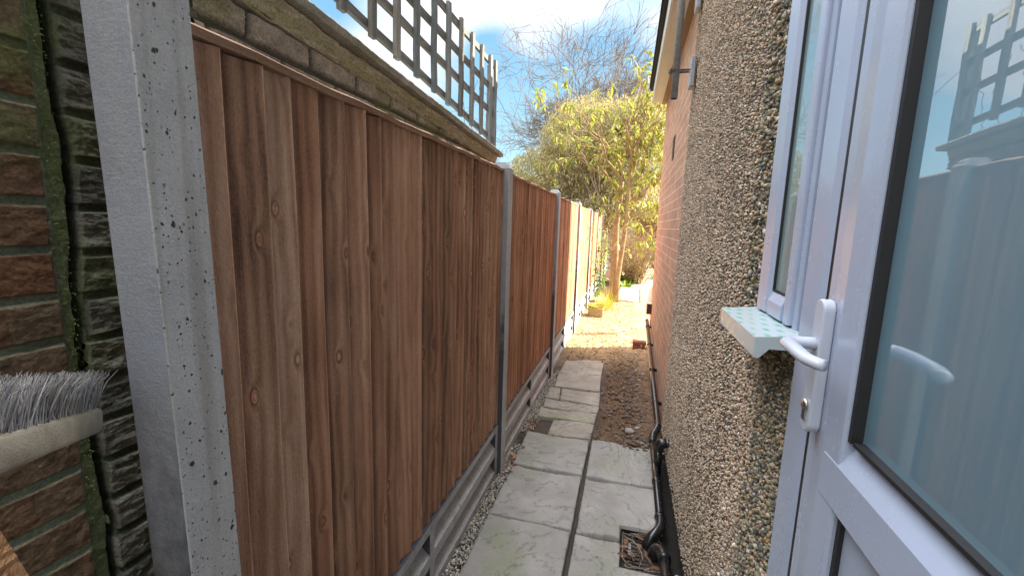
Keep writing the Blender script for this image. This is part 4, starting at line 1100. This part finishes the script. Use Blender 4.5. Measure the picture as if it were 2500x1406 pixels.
for k in range(26):
    p = Vector((-.64+rr.random()*.06, 2.2+rr.random()*.9, .004+.01*rr.random())); d = rv(rr); d.z *= .3
    dl.add(leaf_verts(p, d, Vector((0,0,1))+rv(rr)*.6, .02+.04*rr.random(), .012+.02*rr.random(), .25, .1), LF, (rr.random(),0,0), True)
tag(dl.build('dead_leaves', M['leaf_dead'], norm=False), 'brown dead leaves scattered in the drain and along the gravel strip', 'leaves', None, 'stuff')
# broken orange brick shard by the fence post
def lump(name, loc, size, seed, mt, label, cat, colr):
    r_ = np.random.default_rng(seed); V = IV2*(1+.3*(r_.random((len(IV2),1))-.5))*np.array(size)+np.array(loc)
    V[:, 2] = np.maximum(V[:, 2], loc[2]-size[2]*.4)
    return tag(np_mesh(name, V, IF2, mt, None, np.repeat([colr], len(V), 0), False), label, cat)
lump('brick_shard', (-.625, 2.52, .006), (.022, .030, .008), 4, M['attr'], 'small orange brick shard on the gravel by the second post', 'brick shard', (.38,.17,.10))
lump('stone', (.10, 3.12, .016), (.034, .03, .016), 5, M['attr'], 'pale stone lying in the rubble soil near the pipe elbow', 'stone', (.33,.31,.30))
lump('stone', (.02, 3.72, .016), (.05, .028, .014), 6, M['attr'], 'flat dark brown stone in the middle of the bare soil', 'stone', (.13,.09,.07))

# ------------------------------------------------------------------ bricks, wall box
bs = thing('brick_stack', (.24, 5.45, 0), 'small pile of red bricks against the pipe at the edge of the sunlight', 'bricks')
redb = plain('red_brick', (.27,.115,.08), .85, .2, vary=.25, scale=25, bump=.9)
def rbrick(a, b, par=bs):
    m2 = MB(); m2.box(a, b, bev=.004); return m2.build('brick', redb, par)
rbrick((-.10, -.05, .0), (.00, .055, .065)); rbrick((.008, -.045, .0), (.045, .055, .065)); rbrick((-.105, -.055, .068), (.06, .05, .105))
wb = MB(); wb.box((EX-.055, 5.40, .46), (EX-.001, 5.50, .585), bev=.003)
bx = wb.build('wall_box', M['brownbox']); tag(bx, 'small brown square outlet box fixed low near the corner of the brick wall', 'outlet box')
cv = MB(); cv.box((EX-.062, 5.394, .585), (EX-.001, 5.506, .594), bev=.002); cv.box((EX-.062, 5.396, .462), (EX-.056, 5.504, .584), bev=.001); cv.build('sunlight_faces', M['pale'], bx)  # pale faces: sunlight on the box top, painted as a lighter part

# ------------------------------------------------------------------ broom and timber at the left
BO = Vector((-.70, .36, 1.20))
br = thing('broom', tuple(BO), 'upturned yard broom with a weathered wooden head and grey bristles, lower left', 'broom')
B = Vector((-.785, .428, 1.183)); A = B+(Vector((-.606, .26, 1.258))-B)*1.45; ax = (B-A).normalized()
upv = Vector((0, 0, 1)); upv = (upv-ax*upv.dot(ax)).normalized(); dv = ax.cross(upv)
hd = MB(); prof = []
for k in range(20):
    a = 2*math.pi*k/20; cs, sn = math.cos(a), math.sin(a)
    prof.append((.027*math.copysign(abs(cs)**.35, cs), -.001+.0195*math.copysign(abs(sn)**.45, sn)))
N = 40; vs = []
for k in range(N+1):
    t = k/N; p = A.lerp(B, t); u = max(0, (t-.93)/.07); e = math.sqrt(max(0, 1-u*u*.80))
    for i_, (a, b) in enumerate(prof):
        jj = .0009*f1(t*30, i_*.9, 91); q_ = p+dv*(a*e+jj)+upv*(b*(.55+.45*e)+jj)-BO; vs.append(tuple(q_))
P_ = len(prof)
fs = [(k*P_+q_, k*P_+(q_+1) % P_, (k+1)*P_+(q_+1) % P_, (k+1)*P_+q_) for k in range(N) for q_ in range(P_)]+[tuple(range(P_)), tuple(range(N*P_+P_-1, N*P_-1, -1))]
hd.add(vs, fs, (.5,.5,.5), True); hd.build('head', M['broomwood'], br)
bb = MB(); q = random.Random(5)
for i in range(34):
    for j in range(5):
        tt = .02+.91*i/33; c0 = A.lerp(B, tt)+dv*(-.020+.010*j)*(1 if tt < .93 else .7)+upv*.017
        for s_ in range(13):
            p = c0+Vector((q.gauss(0,.0022), q.gauss(0,.0022), 0)); d = (upv+ax*max(-.42, min(.40, q.gauss(.02,.20)))+dv*max(-.3, min(.3, q.gauss(0,.16)))).normalized(); L = .044+.014*q.random()
            cu = ax*max(-.010, min(.010, q.gauss(0,.006)))+dv*q.gauss(0,.005)
            pts = [p, p+d*L*.35+cu*.2, p+d*L*.7+cu*.6, p+d*L+cu*1.5]
            tone = .18+.50*q.random()**1.3; wm = q.random(); c = (tone, tone*(.94+.03*wm), tone*(.82+.2*wm))
            bb.tube([tuple(v-BO) for v in pts], [.0008,.0007,.0006,.0003], 3, c, caps=False)
bb.build('bristles', M['bristle'], br, norm=False)
hn = MB(); mid = A.lerp(B, .10)-upv*.015; hn.tube([tuple(mid-BO), tuple(mid+Vector((.02,-.25,-1.18))-BO)], .013, 12); hn.build('broom_handle', M['broomwood'], br)
q = random.Random(6)
tm = MB(); c = (.3,.6,.4)
P0 = Vector((-.80, .262, 1.26)); P1 = Vector((-.705, .318, .90))
ax2 = (P1-P0).normalized(); sd = Vector((.0, .04, 0)); N = 60; vs = []; jz = 0
tv = Vector((0, 1, .1)); tv = (tv-ax2*tv.dot(ax2)).normalized(); wv_ = ax2.cross(tv)
for k in range(N+1):
    p = P0.lerp(P1, k/N); j = .0012*math.sin(k*2.7)+.0012*(q.random()-.5)
    for a, b in ((-.045,-.011),(.045+j,-.011),(.045+j,.011),(-.045,.011)): s_ = p+wv_*a+tv*b; vs.append(s_)
fs = [(k*4+q_, k*4+(q_+1) % 4, (k+1)*4+(q_+1) % 4, (k+1)*4+q_) for k in range(N) for q_ in range(4)]+[(0,1,2,3), tuple(range(N*4+3, N*4-1, -1))]
tm.add(vs, fs, c)
tag(tm.build('timber_board', M['fresh']), 'rough sawn orange timber board leaning in the bottom left corner', 'board')

# ------------------------------------------------------------------ plants
def leaves_obj(name, items, material, parent=None):
    """items: list of (p, d, n, L, W, droop, tone)"""
    mb = MB()
    for (p, d, n, L, W, dr, tn) in items: mb.add(leaf_verts(p, d, n, L, W, .12, dr), LF, (tn, tn, tn), True)
    return mb.build(name, material, parent, norm=False)
def grow(mb, p, d, L, r, depth, q, tips, wob=.18, split=(2,3), shrink=.72, upb=.05, nseg=5, sides=5, minr=.002, spread=.6):
    pts = [p.copy()]; rad = [r]
    for k in range(nseg):
        d = (d+Vector((q.gauss(0,wob), q.gauss(0,wob), q.gauss(0,wob)+upb))).normalized()
        p = p+d*(L/nseg); pts.append(p.copy()); rad.append(max(minr, r*(1-.42*(k+1)/nseg)))
    mb.tube(pts, rad, sides if r > .012 else (4 if r > .005 else 3), caps=False)
    if depth <= 0: tips.append((p, d)); return
    for s in range(q.randint(*split)):
        nd = (d+rv(q)*spread).normalized(); k = q.randint(max(1, nseg-2), nseg)
        grow(mb, pts[k].copy(), nd, L*shrink*(.75+.5*q.random()), rad[k]*.72, depth-1, q, tips, wob, split, shrink, upb, nseg, sides, minr, spread)

# the evergreen tree
tree = thing('evergreen_tree', (-.20, 8.95, 0), 'slender evergreen tree with drooping yellow-green leaves and a pale double trunk, standing by the fence', 'tree')
q = random.Random(11); tk = MB(); o = Vector(tree.location)
L_ = lambda *p: Vector(p)-o
tk.tube([L_(-.25,8.95,-.05), L_(-.25,8.95,.25), L_(-.24,8.97,.9), L_(-.26,8.95,1.55), L_(-.22,8.96,2.1), L_(-.20,8.95,2.5)], [.10,.078,.068,.062,.055,.04], 14)
tk.tube([L_(-.17,8.86,-.04), L_(-.16,8.85,.5), L_(-.10,8.87,1.15), L_(-.06,8.86,1.7), L_(-.06,8.87,2.3), L_(-.05,8.88,2.75), L_(-.06,8.9,2.95), L_(-.22,8.92,3.10)], [.060,.048,.042,.040,.038,.036,.032,.02], 12)
tips = []
for (a, b, L2, r2_, dp) in [(L_(-.2,8.95,2.4), Vector((-.6,-.1,.9)), .85, .045, 3), (L_(-.02,8.87,2.3), Vector((.6,.1,.8)), .85, .045, 3), (L_(-.1,8.9,2.5), Vector((.1,-.5,1)), .85, .04, 3),
                            (L_(-.2,8.95,2.2), Vector((-.9,-.2,.45)), .8, .035, 3), (L_(0,8.88,2.6), Vector((.35,-.2,1)), .7, .04, 3), (L_(-.17,8.96,2.4), Vector((-.1,.5,1)), .9, .04, 3),
                            (L_(.02,8.86,1.7), Vector((.8,-.3,.25)), .55, .022, 2), (L_(-.1,8.9,2.75), Vector((-.35,-.3,1)), .75, .04, 3)]:
    grow(tk, a.copy(), b.normalized(), L2, r2_, dp, q, tips, .16, (2,3), .74, .02)
tk.build('trunk', M['bark'], tree)
limb = MB(); limb.tube([L_(.35,9.1,2.30), L_(.62,9.2,2.72), L_(.9,9.3,3.0)], [.06,.07,.08], 10)
limb.tube([L_(.0,9.0,2.0), L_(.2,9.05,2.15), L_(.36,9.1,2.31)], [.05,.055,.06], 10); limb.build('limb', M['bark'], tree)
items = []
def rosette(p, d, q, n, L, tonebase=.5):
    for k in range(n):
        dd = (d*.35+rv(q)+Vector((0,0,-.45))).normalized()
        items.append((p+rv(q)*.03, dd, Vector((0,0,1))+rv(q)*.5, L*(.7+.6*q.random()), L*.30*(.8+.4*q.random()), .25+.35*q.random(), min(1, max(0, tonebase+q.gauss(0,.28)))))
for (p, d) in tips: rosette(p, d, q, 8, .13)
# crown volume: clusters in several lumps, as in the photo
lumps = [((-.05,8.9,3.35),(.75,.7,.55),90), ((.45,8.8,3.3),(.55,.6,.75),80), ((.35,8.7,2.6),(.55,.5,.45),60), ((.15,8.75,1.85),(.5,.35,.32),44), ((.40,8.7,1.35),(.34,.3,.40),40), ((-.5,8.9,2.75),(.55,.5,.45),55), ((-.15,8.9,2.25),(.45,.4,.35),26),
         ((-.42,8.8,1.95),(.4,.3,.25),16), ((.05,8.8,2.95),(.9,.6,.5),50)]
for (c, rd, n) in lumps:
    for k in range(n):
        v = rv(q)*(q.random()**.45); p = Vector((c[0]+v.x*rd[0], c[1]+v.y*rd[1], c[2]+v.z*rd[2]))-o
        
        if q.random() < .52: rosette(p, Vector((0,0,-.2)), q, 7, .115, .25+.65*q.random())
for (x, z, n, L2) in ((-.03, 1.05, 4, .16), (-.12, .62, 2, .1), (-.20, 1.2, 3, .14), (-.02,.45,2,.1)):
    rosette(L_(x, 8.72, z), Vector((.3,-.2,.2)), q, n, L2, .8)
leaves_obj('foliage', items, M['leaf'], tree)

# the big brownish-olive climber-clad mass behind
dm = thing('climber_clad_tree', (-1.6, 12.6, 0), 'broad rounded olive-brown evergreen covered in fine drooping leaves, left behind the tree trunk', 'tree')
o = Vector(dm.location); q = random.Random(21); items = []; st_ = MB(); tips = []
for k in range(7):
    a = k*.9; grow(st_, Vector((math.cos(a)*.2, math.sin(a)*.2, -.1)), Vector((math.cos(a)*.4, math.sin(a)*.3, 1)).normalized(), 1.7, .06, 4, q, tips, .14, (2,3), .74, .03)
st_.build('stems', M['twig'], dm)
lumps = [((-1.25,12.6,3.9),(1.35,1.0,1.15),1300), ((-2.2,12.6,2.95),(1.3,1.0,.85),850), ((-.35,12.8,3.6),(1.2,.9,1.45),1000), ((.2,12.6,4.4),(.8,.6,.6),350), ((-1.7,12.4,2.0),(1.9,.8,.7),800), ((.1,12.6,2.4),(.9,.8,.7),420), ((-3.0,12.6,2.35),(.7,.7,.4),240)]
for (c, rd, n) in lumps:
    for k in range(n):
        v = rv(q)*(q.random()**.28)
        p = Vector((c[0]+v.x*rd[0], c[1]+v.y*rd[1], c[2]+v.z*rd[2]))-o
        for s in range(11):
            pp = p+rv(q)*.14; dd = (Vector((v.x*.5, v.y*.5, -.8))+rv(q)*.7).normalized()
            items.append((pp, dd, rv(q),   .065+.045*q.random(), .019+.010*q.random(), .3, min(1, max(0, .5+q.gauss(0,.3)))))
leaves_obj('foliage', items, M['leaf_olive'], dm)

# bare winter tree far behind
def bare_tree(loc, label, seed, H, spreadx, nmain, depth):
    t_ = thing('bare_tree', loc, label, 'tree', 'bare winter trees behind'); q = random.Random(seed); mb = MB(); tips = []
    mb.tube([Vector((0,0,-.1)), Vector((.05,0,H*.14)), Vector((0,.05,H*.26))], [.24,.19,.16], 12)
    tr = mb.build('trunk', M['bare'], t_); mb = MB()
    for k in range(nmain):
        u = (k+.5)/nmain*2-1
        grow(mb, Vector((u*.08,0,H*.22+.1*q.random())), Vector((u*spreadx, q.gauss(0,.35), 1)).normalized(), H*.27*(1-.15*abs(u)), .065, depth, q, tips, .23, (3,4), .73, .05, 5, 6, .0058, .70)
    mb.build('branches', M['bare'], t_, norm=False)
bare_tree((-1.3, 16.6, 0), 'bare twiggy winter tree fanning out above the olive tree', 31, 8.6, .85, 8, 5)
bare_tree((1.9, 17.6, 0), 'bare winter tree on the right, partly hidden by the house fascia', 47, 9.0, .9, 5, 5)

# shrub of thin stems right of the trunk
sh = thing('twiggy_shrub', (.22, 12.2, 0), 'twiggy bare shrub with dense pale arching stems beside the garden path', 'shrub')
q = random.Random(4); mb = MB(); items = []; 
for k in range(150):
    a = q.random()*6.28; d = Vector((math.cos(a)*.42, math.sin(a)*.42, 1)).normalized(); p = Vector((q.gauss(0,.10), q.gauss(0,.12), -.03)); pts = [p.copy()]
    for s in range(9):
        d = (d+Vector((q.gauss(0,.08), q.gauss(0,.08), -.03+.0*s))+Vector((d.x,d.y,0))*.05).normalized(); p = p+d*(.13+.09*q.random()); pts.append(p.copy())
        if s > 2 and q.random() < .8:
            e = (d+rv(q)*.7).normalized(); mb.tube([p, p+e*.12, p+e*.22+Vector((0,0,.03))], .0035, 3, caps=False)
    mb.tube(pts, [.009-.0006*s for s in range(len(pts))], 4, caps=False)
    for s in range(10): items.append((pts[q.randint(0,4)]+rv(q)*.05, (rv(q)+Vector((0,0,-.3))).normalized(), rv(q), .07, .03, .2, q.random()))
mb.build('stems', M['bark'], sh, norm=False); leaves_obj('foliage', items, M['leaf_olive'], sh)

def clump(name, loc, label, cat, n, L, W, material, spread=.5, seed=1, radius=.1, droop=.6, group=None, stemname='foliage'):
    t_ = thing(name, loc, label, cat, group); q = random.Random(seed); it = []
    for k in range(n):
        a = q.random()*6.28; r = radius*math.sqrt(q.random()); d = Vector((math.cos(a)*spread*(.3+q.random()), math.sin(a)*spread*(.3+q.random()), .5+q.random())).normalized()
        it.append((Vector((r*math.cos(a), r*math.sin(a), .02*q.random())), d, Vector((-d.x,-d.y,.8)), L*(.6+.7*q.random()), W*(.7+.6*q.random()), droop*q.random(), q.random()))
    leaves_obj(stemname, it, material, t_); return t_
PG = 'green plants edging the garden path'
clump('garden_plant', (.02, 12.2, -.02), 'low bright green leafy plant at the foot of the twiggy shrub', 'plant', 120, .26, .06, M['leaf_green'], .7, 3, .22, .6, PG)
clump('garden_plant', (-.02, 11.2, -.02), 'small dark green plant next to the sunlit slabs, right of the trunk', 'plant', 70, .20, .05, M['leaf_green'], .8, 4, .14, .6, PG)
clump('garden_plant', (.95, 13.6, -.02), 'green strappy plant on the right edge of the garden path', 'plant', 90, .30, .035, M['leaf_green'], .6, 5, .2, .7, PG)
clump('garden_plant', (1.05, 17.5, -.02), 'tall fresh green plant in front of the grey chair at the path end', 'plant', 90, .6, .09, M['leaf_green'], .35, 6, .15, .5, PG)
clump('garden_plant', (.45, 18.6, -.02), 'flat green ground plant at the end of the path', 'plant', 80, .2, .06, M['leaf_green'], .9, 8, .3, .5, PG)

# planter with golden grasses
pl = thing('planter', (-.455, 7.30, -.005), 'square wicker planter with yellow-green leaves standing against the sunlit fence', 'planter')
m2 = MB(); wz = .155; a0, a1 = .105, .125
for k in range(7):
    z0_ = .004+k*wz/7; e = a0+(a1-a0)*k/7
    m2.box((-e, -e, z0_), (e, e, z0_+wz/7-.005), bev=.004)
for s1 in (-1, 1):
    for s2 in (-1, 1): m2.tube([(s1*a0, s2*a0, 0), (s1*a1, s2*a1, wz)], .008, 8)
m2.build('basket', M['wicker'], pl)
q = random.Random(9); it = []
for k in range(230):
    a = q.random()*6.28; d = Vector((math.cos(a)*.7, math.sin(a)*.7, .5+q.random())).normalized(); r = .11*math.sqrt(q.random())
    it.append((Vector((r*math.cos(a), r*math.sin(a), wz-.01)), d, Vector((0,0,1)), .07+.09*q.random(), .02, .5, q.random()))
for k in range(90):
    a = q.random()*6.28; d = Vector((math.cos(a)*.45+.25, math.sin(a)*.45+.2, 1)).normalized()
    it.append((Vector((q.gauss(0,.04)+.08, q.gauss(0,.04)+.1, wz-.02)), d, Vector((0,0,1)), .18+.2*q.random(), .006, .5, .8+.2*q.random()))
leaves_obj('foliage', it, M['leaf_gold'], pl)
clump('grass_tuft', (-.30, 7.9, -.01), 'tuft of dry golden grass between planter and tree trunk', 'grass', 150, .42, .008, M['leaf_gold'], .45, 12, .08, .7)
# sapling / ivy along the far fence
iv = thing('ivy', (-.60, 9.3, 0), 'ivy and thin leafy shoots climbing the fence left of the trunk', 'ivy'); q = random.Random(15); it = []; mb = MB()
for k in range(9):
    p = Vector((q.random()*.10, -.9+q.random()*3.2, 0)); pts = [p.copy()]
    for s in range(12):
        p = p+Vector((q.gauss(0,.012), q.gauss(0,.04), .05+.11*q.random())); p.x = max(-.06, min(.16, p.x)); pts.append(p.copy())
        for u in range(2): it.append((p+rv(q)*.05, (rv(q)+Vector((.4,-.3,-.3))).normalized(), Vector((1,-.3,.3)), .06+.05*q.random(), .035, .2, q.random()))
    mb.tube(pts, .005, 4, caps=False)
mb.build('stems', M['twig'], iv, norm=False); leaves_obj('foliage', it, M['leaf_green'], iv)
sp = thing('sapling', (-.47, 8.35, 0), 'thin leafy sapling in the soil at the foot of the sunlit fence', 'plant'); q = random.Random(16); it = []; mb = MB()
mb.tube([(0,0,-.02), (.01,0,.3), (0,.01,.62)], [.006,.005,.003], 5)
for k in range(26):
    z = .2+.45*q.random(); a = q.random()*6.28; it.append((Vector((0,0,z)), Vector((math.cos(a), math.sin(a), .1)).normalized(), Vector((0,0,1)), .10, .04, .6, q.random()))
mb.build('stem', M['twig'], sp); leaves_obj('foliage', it, M['leaf_green'], sp)

# ------------------------------------------------------------------ far background
sd_ = thing('garden_shed', (1.6, 20.4, 0), 'brown boarded shed with a flat roof at the far end of the garden path', 'shed')
m2 = MB()
for k in range(12): m2.box((-1.3+k*.22, -.02, .42), (-1.3+k*.22+.212, .03, 1.95))
m2.box((-1.3, .031, 0), (1.35, 2.0, 1.94)); m2.build('walls', M['terracotta'], sd_)
m2 = MB(); m2.box((-1.42, -.15, 1.951), (1.45, 2.1, 2.04)); m2.build('roof', plain('pale_shed_edge', (.45,.26,.15), .7), sd_)
m2 = MB(); m2.box((-1.3, -.06, -.05), (1.35, -.021, .415)); m2.build('base_wall', M['farwhite'], sd_)
ch = thing('garden_chair', (1.25, 18.6, 0), 'pale tilted garden chair just visible past the corner of the brick wall', 'chair')
m2 = MB(); m2.box((-.25,-.25,.40), (.25,.25,.43), bev=.01); m2.build('seat', M['galv'], ch)
m2 = MB(); m2.prism([(-.40,.42),(-.37,.40),(-.22,1.0),(-.25,1.02)], 1, -.24, .24); bkr = m2.build('backrest', M['upvc'], ch)
for s1 in (-1,1):
    for s2 in (-1,1): m2 = MB(); m2.tube([(s1*.23,s2*.23,-.02),(s1*.20,s2*.20,.40)], .014, 8); m2.build('leg', M['galv'], ch)
bg_ = MB()
vs = []; nn = 12
for k in range(7):
    z = k*.072; r = [.045,.062,.066,.058,.046,.030,.012][k]
    for j in range(nn): a = 6.283*j/nn; rr2 = r*(1+.12*math.sin(j*2.3+k)); vs.append((.365+rr2*math.cos(a), 6.35+rr2*math.sin(a)*1.2, .30+z))
bg_.add(vs, [(k*nn+j, k*nn+(j+1) % nn, (k+1)*nn+(j+1) % nn, (k+1)*nn+j) for k in range(6) for j in range(nn)]+[tuple(range(nn)), tuple(range(7*nn-1, 6*nn-1, -1))], (0,0,0), True)
bg_.tube([(.37, 6.35, .72), (.42, 6.0, .75), (.45, 5.63, .76)], .004, 5)
tag(bg_.build('hanging_bag', M['pale']), 'pale hanging bag peeking past the corner of the brick wall', 'bag')

bh = thing('bungalow', (-2.4, 27, 0), 'pale low building with a grey roof beyond the fence, seen through the leaves', 'house')
m2 = MB(); m2.box((-5, 0, 0), (5.2, 6, 2.75)); m2.build('wall', M['farwhite'], bh)
m2 = MB(); m2.add([(-5.4,-.5,2.7),(5.6,-.5,2.7),(5.6,6.5,2.7),(-5.4,6.5,2.7),(-5.4,3,4.1),(5.6,3,4.1)], [(0,1,5,4),(2,3,4,5),(0,4,3),(1,2,5),(0,3,2,1)]); m2.build('roof', M['farroof'], bh)
for x in (-3.2, -.4, 2.2):
    wn = MB(); wn.box((x, -.04, 1.1), (x+1.3, -.002, 2.2)); wo = wn.build('window', M['upvc'], bh)
    wn = MB(); wn.box((x+.08, -.05, 1.18), (x+1.22, -.041, 2.12)); wn.build('pane', M['pane'], wo)
chm = thing('brick_house', (-8.6, 35, 0), 'distant brick house whose chimney shows above the olive tree', 'house')
m2 = MB(); m2.box((-3.5, 0, 0), (2.9, 7, 4.2)); m2.build('wall', M['farbrick'], chm)
m2 = MB(); m2.add([(-3.8,-.3,4.2),(3.2,-.3,4.2),(3.2,7.3,4.2),(-3.8,7.3,4.2),(-3.8,3.5,5.9),(3.2,3.5,5.9)], [(0,1,5,4),(2,3,4,5),(0,4,3),(1,2,5),(0,3,2,1)]); rf = m2.build('roof', M['farroof'], chm)
m2 = MB(); m2.box((1.35, 0.6, 4.3), (2.35, 1.2, 6.75)); m2.box((1.25, .52, 6.75), (2.45, 1.28, 6.95)); m2.build('chimney', M['farbrick'], rf)
# garden hedge closing the view at the far end
q = random.Random(71)
hg = thing('hedge', (0, 24.5, 0), 'dull green hedge closing the far end of the gardens', 'hedge'); it = []
for k in range(5200):
    it.append((Vector((-5+q.random()*11, q.gauss(0,.35), 2.0*q.random()**.8)), rv(q), rv(q), .14+.1*q.random(), .07, .2, q.random()))
leaves_obj('foliage', it, M['leaf_olive'], hg)
